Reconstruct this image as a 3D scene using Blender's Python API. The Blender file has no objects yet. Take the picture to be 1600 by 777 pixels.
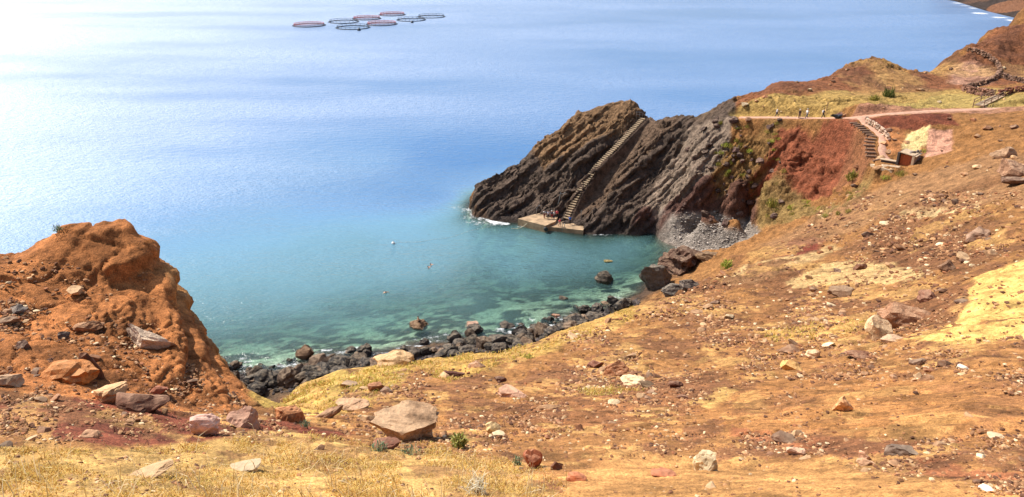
import bpy, bmesh, math, random
import numpy as np
from mathutils import Vector, Matrix

random.seed(7); RNG = np.random.default_rng(7)
SC = bpy.context.scene
COL = SC.collection
PI = math.pi
# ------------------------------------------------------------------ camera, sky, sun
EYE = 55.0; PITCH = math.radians(22.9); FPX = 1200.0
cam_d = bpy.data.cameras.new('camera'); cam = bpy.data.objects.new('camera', cam_d); COL.objects.link(cam)
cam.location = (0, 0, EYE); cam.rotation_euler = (PI/2 - PITCH, 0, 0)
cam_d.sensor_width = 36.0; cam_d.lens = 36.0*FPX/1600.0; cam_d.clip_start = 0.1; cam_d.clip_end = 20000
SC.camera = cam
SUN_EL = math.radians(52); SUN_AZ = math.radians(-60)      # azimuth from +Y, clockwise
world = bpy.data.worlds.new('World'); SC.world = world; world.use_nodes = True
wn = world.node_tree; bg = wn.nodes['Background']
sky = wn.nodes.new('ShaderNodeTexSky'); sky.sky_type = 'NISHITA'; sky.sun_disc = False
sky.sun_elevation = SUN_EL; sky.sun_rotation = SUN_AZ; sky.air_density = 1.0; sky.dust_density = 2.0; sky.ozone_density = 0.3; sky.altitude = 50
wn.links.new(sky.outputs[0], bg.inputs[0]); bg.inputs[1].default_value = 0.125
sd = bpy.data.lights.new('sun', 'SUN'); sun = bpy.data.objects.new('sun', sd); COL.objects.link(sun)
sd.energy = 4.9; sd.angle = math.radians(0.53); sd.color = (1.0, 0.955, 0.88)
sdir = Vector((math.cos(SUN_EL)*math.sin(SUN_AZ), math.cos(SUN_EL)*math.cos(SUN_AZ), math.sin(SUN_EL)))
sun.rotation_euler = sdir.to_track_quat('Z', 'Y').to_euler(); sun.location = sdir*300
SC.view_settings.view_transform = 'Standard'; SC.view_settings.look = 'None'
SC.view_settings.exposure = 0.52; SC.view_settings.gamma = 1.0
SC.cycles.max_bounces = 6; SC.cycles.transparent_max_bounces = 8
SC.cycles.caustics_reflective = False; SC.cycles.caustics_refractive = False

# ------------------------------------------------------------------ small maths
def s2l(c):
    c = np.asarray(c, float)/255.0
    return np.where(c <= 0.04045, c/12.92, ((c+0.055)/1.055)**2.4)
def ray(px, py):
    u = (np.asarray(px, float)-800)/FPX; v = (388.5-np.asarray(py, float))/FPX
    c, s = math.cos(PITCH), math.sin(PITCH)
    return u, c+v*s, -s+v*c
def at_r(px, py, r):                      # the point r metres away over the ground in the direction of a sight line
    x, y, z = ray(px, py); k = r/np.hypot(x, y)
    return x*k, y*k, EYE+z*k
def at_z(px, py, zz=0.0):
    x, y, z = ray(px, py); k = (zz-EYE)/z
    return x*k, y*k, zz+0*k
_perm = np.random.default_rng(3).permutation(4096).astype(np.int64)
_rand = np.random.default_rng(4).random(4096)*2-1
def _h(i, j, k):
    return _rand[_perm[(_perm[(_perm[i & 4095]+j) & 4095]+k) & 4095]]
def vnoise(x, y, z=None):
    x = np.asarray(x, float); y = np.asarray(y, float); z = np.zeros_like(x) if z is None else z
    i = np.floor(x).astype(np.int64); j = np.floor(y).astype(np.int64); k = np.floor(z).astype(np.int64)
    fx, fy, fz = x-i, y-j, z-k
    fx = fx*fx*fx*(fx*(fx*6-15)+10); fy = fy*fy*fy*(fy*(fy*6-15)+10); fz = fz*fz*fz*(fz*(fz*6-15)+10)
    def lerp(a, b, t): return a+(b-a)*t
    c00 = lerp(_h(i, j, k), _h(i+1, j, k), fx); c10 = lerp(_h(i, j+1, k), _h(i+1, j+1, k), fx)
    c01 = lerp(_h(i, j, k+1), _h(i+1, j, k+1), fx); c11 = lerp(_h(i, j+1, k+1), _h(i+1, j+1, k+1), fx)
    return lerp(lerp(c00, c10, fy), lerp(c01, c11, fy), fz)
def fbm(x, y, z=None, oct=5, gain=0.5, ridged=False):
    a = 1.0; s = 0; f = 1.0; t = 0
    for o in range(oct):
        zz = None if z is None else z*f+o*7.3
        n = vnoise(x*f+o*17.1, y*f-o*9.7, zz)
        if ridged: n = 1-2*np.abs(n)
        s = s+a*n; t += a; a *= gain; f *= 2.03
    return s/t
def sstep(a, b, x):
    t = np.clip((x-a)/(b-a), 0, 1); return t*t*(3-2*t)

def blocks(x, y, z, seed=0):
    """broken rock: one random height per irregular cell, so that neighbouring blocks stand proud of each other"""
    i, j, k = (np.floor(q).astype(np.int64) for q in (x, y, z)); best = np.full(x.shape, 9.0); val = np.zeros(x.shape); b2 = np.full(x.shape, 9.0)
    for a in (-1, 0, 1):
        for b in (-1, 0, 1):
            for c in (-1, 0, 1):
                ii, jj, kk = i+a+seed, j+b, k+c; h1 = _h(ii, jj, kk); h2 = _h(ii+31, jj+7, kk); h3 = _h(ii, jj+57, kk+11)
                d = (i+a+.5+.45*h1-x)**2+(j+b+.5+.45*h2-y)**2+(k+c+.5+.45*h3-z)**2
                m = d < best; b2 = np.where(m, best, np.minimum(b2, d)); val = np.where(m, _h(ii+5, jj+3, kk+77), val); best = np.where(m, d, best)
    return val, np.sqrt(b2)-np.sqrt(best)
# ------------------------------------------------------------------ the lie of the land: measured points (sight line, ground distance)
CTRL = []
def C(px, py, r): CTRL.append(at_r(px, py, r))
def CZ(px, r, z, py=600):                 # hidden ground: a bearing, a distance, a height
    x, y, _ = ray(px, py); a = math.atan2(x, y); CTRL.append((r*math.sin(a), r*math.cos(a), z))
for px in (-300, 0, 300, 600, 900, 1200, 1500, 1900):
    CZ(px, 2.2, 52.1)
for px in (-200, 0, 200, 400, 600, 800, 1000, 1200, 1400, 1600, 1800): C(px, 777, 5.0)
for p in [ # ledge and rubble, left
 (0,740,6.5),(200,740,6.5),(400,740,6.6),(600,740,6.6),(0,690,8.6),(200,690,8.6),(400,690,9.0),(560,690,9.6),
 (0,640,10.8),(120,640,10.8),(250,645,11),(350,660,11),(-200,640,11),(-200,690,8.6),
 # outcrop
 (0,600,12),(100,600,12),(200,610,12.2),(300,640,12),(60,540,13.4),(160,540,13.5),(250,560,13.3),(320,610,12.6),(-150,560,13),
 (0,500,14.6),(100,490,14.8),(200,500,14.7),(250,510,14.6),(-150,480,15),(0,440,16),(90,430,16.2),(180,430,16.1),(225,445,15.8),
 (0,395,17.6),(60,385,17.8),(95,357,17.6),(130,350,17.6),(160,352,17.5),(190,350,17.4),(215,362,17.2),(235,385,16.9),(245,412,16.6),(262,450,16),
 (270,480,15.5),(295,520,14.8),(320,560,14.1),(350,592,13.5),(400,632,12.8),(-150,395,17.6),
 # middle slope
 (430,645,12.5),(500,650,12.5),(470,628,17),(480,612,25),(460,606,33),(520,590,35),(520,620,20),(520,604,27),
 (640,690,10),(620,640,14),(620,600,22),(620,580,28),(590,571,34),(650,566,34),(720,558,36.5),(720,640,14),(720,595,23),
 (800,740,6.8),(800,700,9),(800,640,14.3),(800,600,22),(800,565,33),(800,541,45),(870,516,52),
 (900,740,6.7),(900,660,12),(900,600,21),(900,555,33),(900,530,43),(950,491,60),
 (1000,740,6.8),(1000,690,9.6),(1000,620,17),(1000,560,30),(1000,510,48),(1000,476,68),(1050,456,78),
 (1100,740,6.8),(1100,690,9.6),(1100,630,15.5),(1100,560,30),(1100,500,48),(1100,455,72),(1100,437,87),(1130,412,102),
 (1200,740,7.2),(1200,690,9.4),(1200,650,13),(1200,600,19.5),(1200,560,29),(1200,500,47),(1200,450,68),(1200,410,94),(1180,390,114),
 (1300,740,6.8),(1300,690,9.2),(1300,640,13),(1300,590,20),(1300,530,34),(1300,470,56),(1300,430,72),(1300,390,96),(1300,350,112),
 (1400,740,6.7),(1400,690,9),(1400,650,12),(1400,600,17.5),(1400,560,25),(1400,520,35),(1400,500,40),(1400,450,58),(1400,400,82),(1400,350,102),(1400,300,118),
 (1500,740,6.6),(1500,690,8.7),(1500,640,11.6),(1500,600,15.5),(1500,545,24),(1500,500,34),(1500,450,48),(1500,400,68),(1500,350,88),(1500,300,108),(1500,260,122),
 (1600,740,6.4),(1600,690,8.5),(1600,650,11),(1600,600,15),(1600,560,20),(1600,520,26.5),(1590,500,29),(1600,440,39),(1600,412,47),(1600,385,61),(1600,350,75),(1600,300,95),(1600,250,117),
 (1540,430,42),(1520,470,37),
 (1800,690,8.5),(1800,600,15),(1800,500,27),(1800,440,38),(1800,380,54),(1800,320,75),(1800,270,98),(1800,220,122),
 # plateau behind the cove
 (1600,200,135),(1600,160,150),(1600,130,182),(1600,100,212),(1600,60,245),(1600,38,266),
 (1520,200,135),(1520,170,150),(1520,120,195),(1520,80,228),(1570,50,258),
 (1450,200,137),(1450,160,158),(1450,130,184),(1450,115,200),(1390,118,200),(1340,105,200),(1340,140,172),(1300,118,190),(1260,131,180),(1200,134,172),(1260,155,163),(1150,160,158),
 (1400,160,156),(1340,165,152),(1800,160,150),(1800,100,210),(1800,40,262),(1480,97,216),
 # red cliff, path and hut
 (1200,320,138),(1200,290,141),(1200,240,145.5),(1210,190,149),(1260,300,137),(1260,250,142.5),(1260,187,147.5),(1230,330,135),
 (1300,305,133),(1300,270,137.5),(1300,230,141.5),(1305,188,145),(1335,188,142),(1340,270,131),(1340,230,137),(1370,215,135.5),(1385,240,131),(1400,262,127.5),(1375,190,140),
 (1400,200,138.5),(1430,240,131.5),(1430,205,137.5),(1480,235,131),(1480,205,137),(1440,190,139),(1420,178,143),
 (1250,345,129),(1200,365,124),(1300,325,124),
 # headland
 (742,334,148),(770,344,145),(755,326,148.8),(775,318,149),(800,338,145),(770,300,152),(745,305,152),(790,266,157),(850,216,161),(900,181,165),(940,166,167),(990,161,167),
 (800,320,149),(830,280,153.5),(850,250,156),(850,300,150),(840,335,145),(900,215,160),(900,300,148.5),(900,260,153),(920,330,143),
 (950,200,162),(950,250,153.5),(950,300,147),(1005,186,163.5),(1000,250,153.5),(1000,300,146.5),(1000,340,140.5),(1000,210,159),
 (1060,180,161),(1060,220,155),(1060,260,150),(1060,300,145),(1060,340,139),(1110,181,157),(1135,162,159),(1100,200,154),(1100,250,148),(1100,300,143),(1100,340,138),
 (1150,181,153),(1150,220,149),(1150,270,145.5),(1150,310,141),(1150,345,136.5),
 ]: C(*p)
# beach and waterline
for p in [(1130,366,1.2),(1170,372,2.2),(1180,350,3),(1090,372,.5),(1080,392,.8),(1110,395,2.5),(1060,380,.3),(1140,384,1.6),(1100,383,.9),(1160,388,2.6),(1150,362,1.9),(1110,358,1.2),(1165,362,2.4),(1010,365,-.6),(980,368,-1.0),(940,372,-1.5),(890,372,-2.0),(850,362,-2.6),(800,356,-3),(750,345,-2.5),(725,330,-4),(735,300,-6),
  (1080,430,2.0),(1040,440,1.5),(1020,455,.5),(1000,470,.6),(990,440,-1.2),(960,470,-.3),(920,492,0.2),(870,512,.4),(820,524,.4),(760,535,.5),(700,545,.4),(640,560,.7),(570,575,.6),(500,590,.5),(430,592,.5),(380,590,.4),(350,580,-.1),(200,590,.3),(0,590,.5),(-200,590,.5),
  (340,560,-1),(400,560,-1.0),(500,550,-.8),(600,530,-1.0),(700,515,-1.0),(800,500,-1.2),(880,480,-1.2),(940,445,-2.0),(900,400,-4),(800,460,-2.2),(700,480,-2.2),(600,500,-2.4),(480,510,-2.6),(350,520,-3.2),(200,540,-3),
  (340,440,-6),(500,430,-5.5),(650,420,-5),(800,410,-4.8),(950,395,-3.5),(600,350,-8),(700,330,-8),(400,340,-10),(200,400,-9),(0,450,-8),(600,250,-14),(300,250,-16),(0,250,-16),(700,200,-18),(900,120,-20)]:
    _q = at_z(p[0], p[1], max(p[2], 0)); CTRL.append((float(_q[0]), float(_q[1]), p[2]))
# hidden ground: behind the outcrop, below the slope's edge, behind the crests
for px in (-300, -150, 0, 100, 200):
    CZ(px, 22, 44.6); CZ(px, 28, 37); CZ(px, 45, 20); CZ(px, 75, 3.5)
for px, r, z in [(300,20,42.6),(300,28,34),(300,50,16),(300,75,3.5),(370,16,43.9),(370,20,40),(370,28,32),(370,50,16),(370,75,3.5),(430,38,28),(430,50,17),(430,75,3),
   (520,42,26),(520,60,12),(520,78,2.5),(620,42,27),(620,60,13),(620,80,2.5),(720,44,27),(720,62,13),(720,84,2.5),(800,52,24),(800,68,11),(800,88,2.2),(880,60,21),(880,76,10),(880,94,1.8),
   (950,68,18),(950,84,8),(950,99,1.8),(1000,78,14),(1000,92,7),(1000,104,2),(1060,90,10),(1060,102,5)]: CZ(px, r, z)
for px, r in [(745,157),(790,163),(850,169),(900,174),(940,177),(990,178),(1060,175),(1120,176),(1180,188),(1240,196),(1300,206),(1340,216),(1450,222),(1520,246),(1570,274),(1620,284),(1800,290)]:
    pv = np.interp(px, [745,850,990,1180,1340,1450,1570,1800], [305,216,161,150,105,115,50,30])
    CZ(px, r, 1.0, pv); CZ(px, r+8, -8, pv); CZ(px, r+40, -25, pv)
CZ(700,160,-14,300); CZ(640,190,-18,200); CZ(1200,260,-25,50); CZ(900,220,-25,100); CZ(1500,320,-25,20); CZ(1800,330,-25,20)
for deg, zs in ((58, (53, 50, 44, 38, 31, 26, 24)), (76, (53.5, 51, 46.5, 42, 37, 33, 31))):
    for r, z in zip((2.2, 6, 15, 30, 60, 95, 125), zs): CTRL.append((r*math.sin(math.radians(deg)), r*math.cos(math.radians(deg)), z))
for deg in (-52, -74):
    for r, z in zip((2.2, 6, 12, 18, 30, 60, 90), (52.6, 50, 48, 46, 34, 12, 0)): CTRL.append((r*math.sin(math.radians(deg)), r*math.cos(math.radians(deg)), z))
CTRL = np.array(CTRL, float)
def polar(x, y): return np.arctan2(x, y), np.log(np.maximum(np.hypot(x, y), .5))
_ca, _cl = polar(CTRL[:, 0], CTRL[:, 1])
def _phi(d2): return np.sqrt(d2+0.012**2)
_K = _phi((_ca[:, None]-_ca[None])**2+(_cl[:, None]-_cl[None])**2)
_K = np.block([[_K+np.eye(len(_ca))*-2e-4, np.ones((len(_ca), 1))], [np.ones((1, len(_ca))), np.zeros((1, 1))]])
_W = np.linalg.solve(_K, np.concatenate([CTRL[:, 2], [0]]))
def base_exact(x, y):
    x = np.asarray(x, float); sh = x.shape; a, l = polar(x.ravel(), np.asarray(y, float).ravel())
    a = a.astype(np.float32); l = l.astype(np.float32); ca = _ca.astype(np.float32); cl = _cl.astype(np.float32); w = _W.astype(np.float32)
    out = np.empty(len(a), np.float32)
    for i in range(0, len(a), 40000):
        s = slice(i, i+40000)
        out[s] = _phi((a[s, None]-ca)**2+(l[s, None]-cl)**2) @ w[:-1]+w[-1]
    return out.astype(float).reshape(sh)
_ga, _gl = np.linspace(-1.45, 1.45, 900), np.linspace(-.2, 6.2, 1150)
_gx, _gy = np.meshgrid(_ga, _gl, indexing='ij'); _G = base_exact(np.exp(_gy)*np.sin(_gx), np.exp(_gy)*np.cos(_gx))
def base_h(x, y):
    a, l = polar(np.asarray(x, float), np.asarray(y, float))
    u = np.clip((a-_ga[0])/(_ga[1]-_ga[0]), 0, 898.999); v = np.clip((l-_gl[0])/(_gl[1]-_gl[0]), 0, 1148.999)
    i = u.astype(int); j = v.astype(int); u = u-i; v = v-j
    return (_G[i, j]*(1-u)+_G[i+1, j]*u)*(1-v)+(_G[i, j+1]*(1-u)+_G[i+1, j+1]*u)*v
# zones used for relief: outcrop (plan ellipse) and the dipping rock of the headland
def outcrop_w(x, y):
    a, l = polar(x, y)
    return sstep(11.6, 13.0, np.exp(l))*sstep(24, 19, np.exp(l))*sstep(-.285, -.36, a)
def strata_q(x, y): return (x-10-0.93*(y-139.6))/math.hypot(1, .93)
def headland_w(x, y):
    return sstep(133, 137, y-.0*x)*sstep(62, 44, x)*sstep(-30, -8, x)*sstep(186, 172, y)
QP = np.array([-40,-14,-9.5,-6.2,-4.6,-3.7,-1.9,-.9,.9,1.6,3.0,4.6,5.9,7.2,10,13,16,18.5,21,30])
QV = np.array([  0, .2,  .5, 1.0, 1.3,-1.3,-1.7,-1.2,-1.2,-.8,.8,1.5,1.0,-.9,-1.0,-.2,.6,-.4,0,0])
def relief(x, y, h):
    sh = np.shape(x); x, y, h = np.ravel(x), np.ravel(y), np.ravel(h); X0, Y0, H0 = x, y, h
    r = np.hypot(x, y)
    out = np.zeros_like(x)
    rough = 0.55+0.45*fbm(x/9.0, y/9.0, oct=2)
    for lam in (16.0, 7.0, 3.0, 1.3, .55, .24):
        amp = np.minimum(0.04*lam, 0.0035*r*(1 if lam > 1 else .8))
        out += amp*vnoise(x/lam+lam*3.7, y/lam-lam*1.9)*(.6+rough*.8)
    # rills running down the slope
    w = outcrop_w(x, y)
    k_ = w > 0
    if k_.any():
        x, y, h, w = X0[k_], Y0[k_], H0[k_], w[k_]
        z = h
        n = fbm(x/1.9, y/1.5, z/1.0, oct=4, gain=.5)
        rd = fbm(x/1.1+9, y/2.2, z/.8, oct=4, ridged=True)
        out[k_] += w*(.15*n+.02*rd-.10)
        x, y, h = X0, Y0, H0
    w = headland_w(x, y)
    k_ = w > 0
    if k_.any():
        x, y, h, w = X0[k_], Y0[k_], H0[k_], w[k_]
        q = strata_q(x, y)
        qq = q+1.0*vnoise(x/5, y/5)
        up = sstep(-1.5, 2.5, h); v = np.interp(qq, QP, QV)
        top = 1-.75*sstep(13.5, 18, h)
        out[k_] += w*up*np.where(v < 0, v*sstep(2, 7, h), v)*top
        lon = (x*.93+y)/1.366
        st = sstep(.7, 1.5, np.abs(q+.1))
        rd = fbm(q/2.3+3, lon/11.0, h/6.0, oct=5, gain=.55, ridged=True)
        out[k_] += w*up*st*1.0*(rd-.1)*top
        x, y, h = X0, Y0, H0
    # broken ground of the ridge behind the path
    w = sstep(158, 168, y-.12*x+6)*sstep(35, 48, x)*sstep(3, 8, h)
    k_ = w > 0
    if k_.any():
        x, y, h, w = X0[k_], Y0[k_], H0[k_], w[k_]
        v1, e1 = blocks(x/3.2+.4*vnoise(x/2, y/2), y/3.2, h/2.0, 51); v2, _ = blocks(x/1.3, y/1.3, h/1.0, 53); m = .35+.65*sstep(-.15, .2, fbm(x/16, y/16, oct=3))
        out[k_] += w*m*(.42*v1+.2*v2+1.1*fbm(x/7, y/7, h/5, oct=5, gain=.55, ridged=True)-.35)
        x, y, h = X0, Y0, H0
    # rough cliff between headland and path
    w = sstep(124, 132, y)*sstep(40, 50, x)*sstep(80, 74, x)*sstep(152, 147, y)*sstep(2, 5, h)
    k_ = w > 0
    if k_.any():
        x, y, h, w = X0[k_], Y0[k_], H0[k_], w[k_]
        out[k_] += w*(.8*fbm(x/3.2, y/3.2, h/3.5, oct=5, gain=.55, ridged=True)-.2)
        x, y, h = X0, Y0, H0
    return out.reshape(sh)
FLAT = []            # (x, y, radius, z): ground levelled where something was built on it
LINES = []           # (points, half width): ground following a path or a stair
def H(x, y):
    x = np.asarray(x, float); y = np.asarray(y, float)
    h = base_h(x, y); h = h+relief(x, y, h)
    for pts, hw in LINES:
        p = np.asarray(pts); best = np.full(x.shape, 1e9); bz = np.zeros(x.shape)
        for a, b in zip(p[:-1], p[1:]):
            d = b-a; t = np.clip(((x-a[0])*d[0]+(y-a[1])*d[1])/(d[0]**2+d[1]**2), 0, 1)
            dd = np.hypot(x-a[0]-t*d[0], y-a[1]-t*d[1]); m = dd < best
            best = np.where(m, dd, best); bz = np.where(m, a[2]+t*d[2], bz)
        w = sstep(hw*1.7, hw, best); h = h*(1-w)+bz*w
    for fx, fy, fr, fz in FLAT:
        w = sstep(fr*1.5, fr, np.hypot(x-fx, y-fy)); h = h*(1-w)+fz*w
    return h
_HC = {}
def ground(x, y):
    """the ground read from a polar table of heights, quick enough for sight lines"""
    if not _HC:
        ga, gl = np.linspace(-.82, .82, 900), np.linspace(.75, 5.85, 1250)
        A, L = np.meshgrid(ga, gl, indexing='ij'); _HC['g'] = (ga, gl, H(np.exp(L)*np.sin(A), np.exp(L)*np.cos(A)))
    ga, gl, G = _HC['g']; a, l = polar(x, y)
    u = np.clip((a-ga[0])/(ga[1]-ga[0]), 0, len(ga)-1.001); v = np.clip((l-gl[0])/(gl[1]-gl[0]), 0, len(gl)-1.001)
    i = u.astype(int); j = v.astype(int); u = u-i; v = v-j
    return (G[i, j]*(1-u)+G[i+1, j]*u)*(1-v)+(G[i, j+1]*(1-u)+G[i+1, j+1]*u)*v
def hit(px, py, r0=3.0, r1=330.0, n=500):
    """where sight lines meet the ground"""
    px = np.atleast_1d(np.asarray(px, float)); py = np.atleast_1d(np.asarray(py, float))
    x, y, z = ray(px, py); k = 1/np.hypot(x, y); x, y, z = x*k, y*k, z*k
    R = np.exp(np.linspace(math.log(r0), math.log(r1), n))
    g = ground(x[:, None]*R, y[:, None]*R)-(EYE+z[:, None]*R)
    below = g > 0; idx = np.where(below.any(1), below.argmax(1), n-1); i0 = np.maximum(idx-1, 0)
    g0 = g[np.arange(len(px)), i0]; g1 = g[np.arange(len(px)), idx]
    t = np.clip(np.where(g1 != g0, -g0/(g1-g0+1e-9), 0), 0, 1)
    rr = R[i0]+(R[idx]-R[i0])*t
    return x*rr, y*rr, H(x*rr, y*rr)
def hit1(px, py):
    a, b, c = hit([px], [py]); return Vector((float(a[0]), float(b[0]), float(c[0])))

# built lines of the place: stair up the headland, quay, path
STAIR = [at_z(884, 344, 1.2), at_r(905, 300, 146.6), at_r(935, 258, 152.4), at_r(965, 228, 156.6), at_r(1005, 186, 163.4)]
STAIR = [tuple(float(q) for q in p) for p in STAIR]
LINES.append((STAIR, .95))
STEPS = [tuple(float(q) for q in at_r(*p)) for p in [(1393,252,128.4),(1372,250,129.5),(1368,228,132.5),(1372,215,134.8),(1352,198,138.4),(1330,187,141.6)]]
LINES.append((STEPS, 1.3))
ROAD = [tuple(float(q) for q in at_r(*p)) for p in [(1150,184,152.5),(1215,184,149.8),(1265,185,148.3),(1330,185,142.2),(1385,179,142.6),(1460,174,146),(1540,171,149),(1650,168,152)]]
LINES.append((ROAD, 1.5))
FLAT.append((float(at_r(1393,255,127.6)[0]), float(at_r(1393,255,127.6)[1]), 2.0, float(at_r(1393,256,127.6)[2])))

# ------------------------------------------------------------------ materials
def new_mat(name):
    m = bpy.data.materials.new(name); m.use_nodes = True; nt = m.node_tree; nt.nodes.clear(); return m, nt
class NT:
    def __init__(s, nt): s.nt = nt
    def n(s, typ, ins=None, **kw):
        nd = s.nt.nodes.new(typ)
        for k, v in kw.items(): setattr(nd, k, v)
        for k, v in (ins or {}).items():
            i = nd.inputs[k]
            if hasattr(v, 'is_output') or isinstance(v, bpy.types.NodeSocket): s.nt.links.new(v, i)
            else: i.default_value = v
        return nd
    def noise(s, vec, scale, detail=4, rough=.55):
        return s.n('ShaderNodeTexNoise', {'Vector': vec, 'Scale': scale, 'Detail': detail, 'Roughness': rough}).outputs['Fac']
    def ramp(s, fac, stops, interp='LINEAR'):
        r = s.n('ShaderNodeValToRGB', {'Fac': fac}); cr = r.color_ramp; cr.interpolation = interp
        while len(cr.elements) < len(stops): cr.elements.new(.5)
        for e, (p, c) in zip(cr.elements, stops):
            e.position = p; e.color = (c, c, c, 1) if isinstance(c, (int, float)) else (*c, 1)
        return r.outputs['Color']
    def mix(s, f, a, b, bt='MIX'):
        m = s.n('ShaderNodeMix', data_type='RGBA', blend_type=bt)
        for idx, v in ((0, f), (6, a), (7, b)):
            if isinstance(v, bpy.types.NodeSocket): s.nt.links.new(v, m.inputs[idx])
            else: m.inputs[idx].default_value = v if isinstance(v, (int, float)) or len(v) == 4 else (*v, 1)
        return m.outputs[2]
    def math(s, op, a, b=0.0, c=None):
        ins = {0: a, 1: b}
        if c is not None: ins[2] = c
        return s.n('ShaderNodeMath', ins, operation=op).outputs[0]
    def out(s, surf): s.n('ShaderNodeOutputMaterial', {'Surface': surf})

def ground_mat():
    """soil, rubble and bare rock; the broad colour of each kind of ground is stored on the mesh, grain and wear come from noise"""
    m, nt = new_mat('ground'); N = NT(nt)
    geo = N.n('ShaderNodeNewGeometry'); P = geo.outputs['Position']
    att = N.n('ShaderNodeAttribute', attribute_name='soil'); col = att.outputs['Color']
    gv = N.n('ShaderNodeAttribute', attribute_name='grain').outputs['Fac']      # size of the grain in metres
    sc = N.math('DIVIDE', 1.0, gv)
    Ps = N.n('ShaderNodeVectorMath', {0: P, 'Scale': sc}, operation='SCALE').outputs[0]
    big = N.noise(P, .9, 9, .62)
    fine = N.noise(P, 5.0, 8, .7)
    c = N.mix(1.0, col, N.ramp(big, [(.3, .42), (.5, .95), (.72, 1.5)]), 'MULTIPLY')
    c = N.mix(1.0, c, N.ramp(fine, [(.32, .5), (.5, 1.0), (.68, 1.5)]), 'MULTIPLY')
    peb = N.n('ShaderNodeTexVoronoi', {'Vector': P, 'Scale': 4.5, 'Randomness': 1.0, 'Detail': 1.0}, feature='F1')
    pm = N.ramp(peb.outputs['Distance'], [(.16, 1.0), (.27, 0.0)])
    pc = N.n('ShaderNodeSeparateColor', {'Color': peb.outputs['Color']})
    pcol = N.mix(1.0, col, N.ramp(pc.outputs[0], [(0, (.45, .38, .36)), (.5, (.8, .72, .7)), (.8, (1.2, 1.15, 1.1)), (1, (1.7, 1.8, 2.0))]), 'MULTIPLY')
    stony = N.n('ShaderNodeAttribute', attribute_name='stony').outputs['Fac']
    c = N.mix(N.math('MULTIPLY', pm, stony), c, pcol)
    c = N.mix(1.0, c, N.ramp(N.noise(P, 42.0, 4, .75), [(.34, .5), (.5, 1.0), (.66, 1.5)]), 'MULTIPLY')
    pb2 = N.n('ShaderNodeTexVoronoi', {'Vector': P, 'Scale': 17.0, 'Randomness': 1.0}, feature='F1'); pk = N.n('ShaderNodeSeparateColor', {'Color': pb2.outputs['Color']})
    c = N.mix(N.math('MULTIPLY', N.math('MULTIPLY', N.ramp(pb2.outputs['Distance'], [(.2, 1.0), (.32, 0.0)]), N.ramp(pk.outputs[1], [(.4, 0), (.55, 1)])), stony), c, N.mix(1.0, col, N.ramp(pk.outputs[0], [(0, (.4, .36, .34)), (.6, (.85, .8, .8)), (1, (1.6, 1.65, 1.8))]), 'MULTIPLY'))
    bh = N.math('ADD', N.math('ADD', N.noise(P, 2.2, 6, .68), N.math('MULTIPLY', N.noise(P, 26.0, 6, .72), .22)), N.math('MULTIPLY', N.math('MULTIPLY', pm, stony), .1))
    bump = N.n('ShaderNodeBump', {'Strength': .8, 'Distance': N.math('MULTIPLY_ADD', gv, 1.6, .05), 'Height': bh})
    b = N.n('ShaderNodeBsdfPrincipled', {'Base Color': c, 'Roughness': .93, 'Normal': bump.outputs[0]})
    b.inputs['Specular IOR Level'].default_value = .15
    N.out(b.outputs[0]); return m
M_GROUND = ground_mat()

# ------------------------------------------------------------------ mesh helpers
def mesh_np(name, V, F, mat, smooth=True, attrs=None, parent=None):
    me = bpy.data.meshes.new(name); V = np.asarray(V, np.float32); F = np.asarray(F, np.int32)
    me.vertices.add(len(V)); me.vertices.foreach_set('co', V.ravel())
    n = F.shape[1]; me.loops.add(F.size); me.loops.foreach_set('vertex_index', F.ravel())
    me.polygons.add(len(F)); me.polygons.foreach_set('loop_start', np.arange(0, F.size, n, dtype=np.int32))
    me.polygons.foreach_set('use_smooth', np.full(len(F), smooth))
    me.update(calc_edges=True); me.validate()
    for k, v in (attrs or {}).items():
        if v.ndim == 2:
            a = me.color_attributes.new(k, 'FLOAT_COLOR', 'POINT'); a.data.foreach_set('color', np.c_[v, np.ones(len(v))].astype(np.float32).ravel())
        else:
            a = me.attributes.new(k, 'FLOAT', 'POINT'); a.data.foreach_set('value', v.astype(np.float32))
    me.materials.append(mat)
    o = bpy.data.objects.new(name, me); COL.objects.link(o)
    if parent: o.parent = parent
    return o
def grid_faces(nu, nv, keep=None):
    i = np.arange(nu*nv).reshape(nu, nv)
    f = np.stack([i[:-1, :-1], i[1:, :-1], i[1:, 1:], i[:-1, 1:]], -1).reshape(-1, 4)
    if keep is not None: f = f[keep.ravel()[f].all(1)]
    return f
def tag(o, label=None, cat=None, group=None, kind=None):
    if label: o['label'] = label
    if cat: o['category'] = cat
    if group: o['group'] = group
    if kind: o['kind'] = kind
    return o

# ------------------------------------------------------------------ kinds of ground: outlines laid on the land
ZONES = []
def Z(col, pts, soft=.012, k=1.0, stony=None):
    p = np.array(pts, float); x, y, z = hit(p[:, 0], p[:, 1]); a, l = polar(x, y)
    ZONES.append((s2l(col), a, l, soft, k, stony))
def poly_sd(a, l, pa, pl):
    n = len(pa); d = np.full(a.shape, 1e9); inside = np.zeros(a.shape, bool)
    for i in range(n):
        j = (i+1) % n
        ea, el = pa[j]-pa[i], pl[j]-pl[i]
        t = np.clip(((a-pa[i])*ea+(l-pl[i])*el)/(ea*ea+el*el+1e-12), 0, 1)
        d = np.minimum(d, np.hypot(a-pa[i]-t*ea, l-pl[i]-t*el))
        c = ((pl[i] > l) != (pl[j] > l)) & (a < (pa[j]-pa[i])*(l-pl[i])/(pl[j]-pl[i]+1e-12)+pa[i])
        inside ^= c
    return np.where(inside, -d, d)
BASE = s2l((154, 108, 64))
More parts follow.
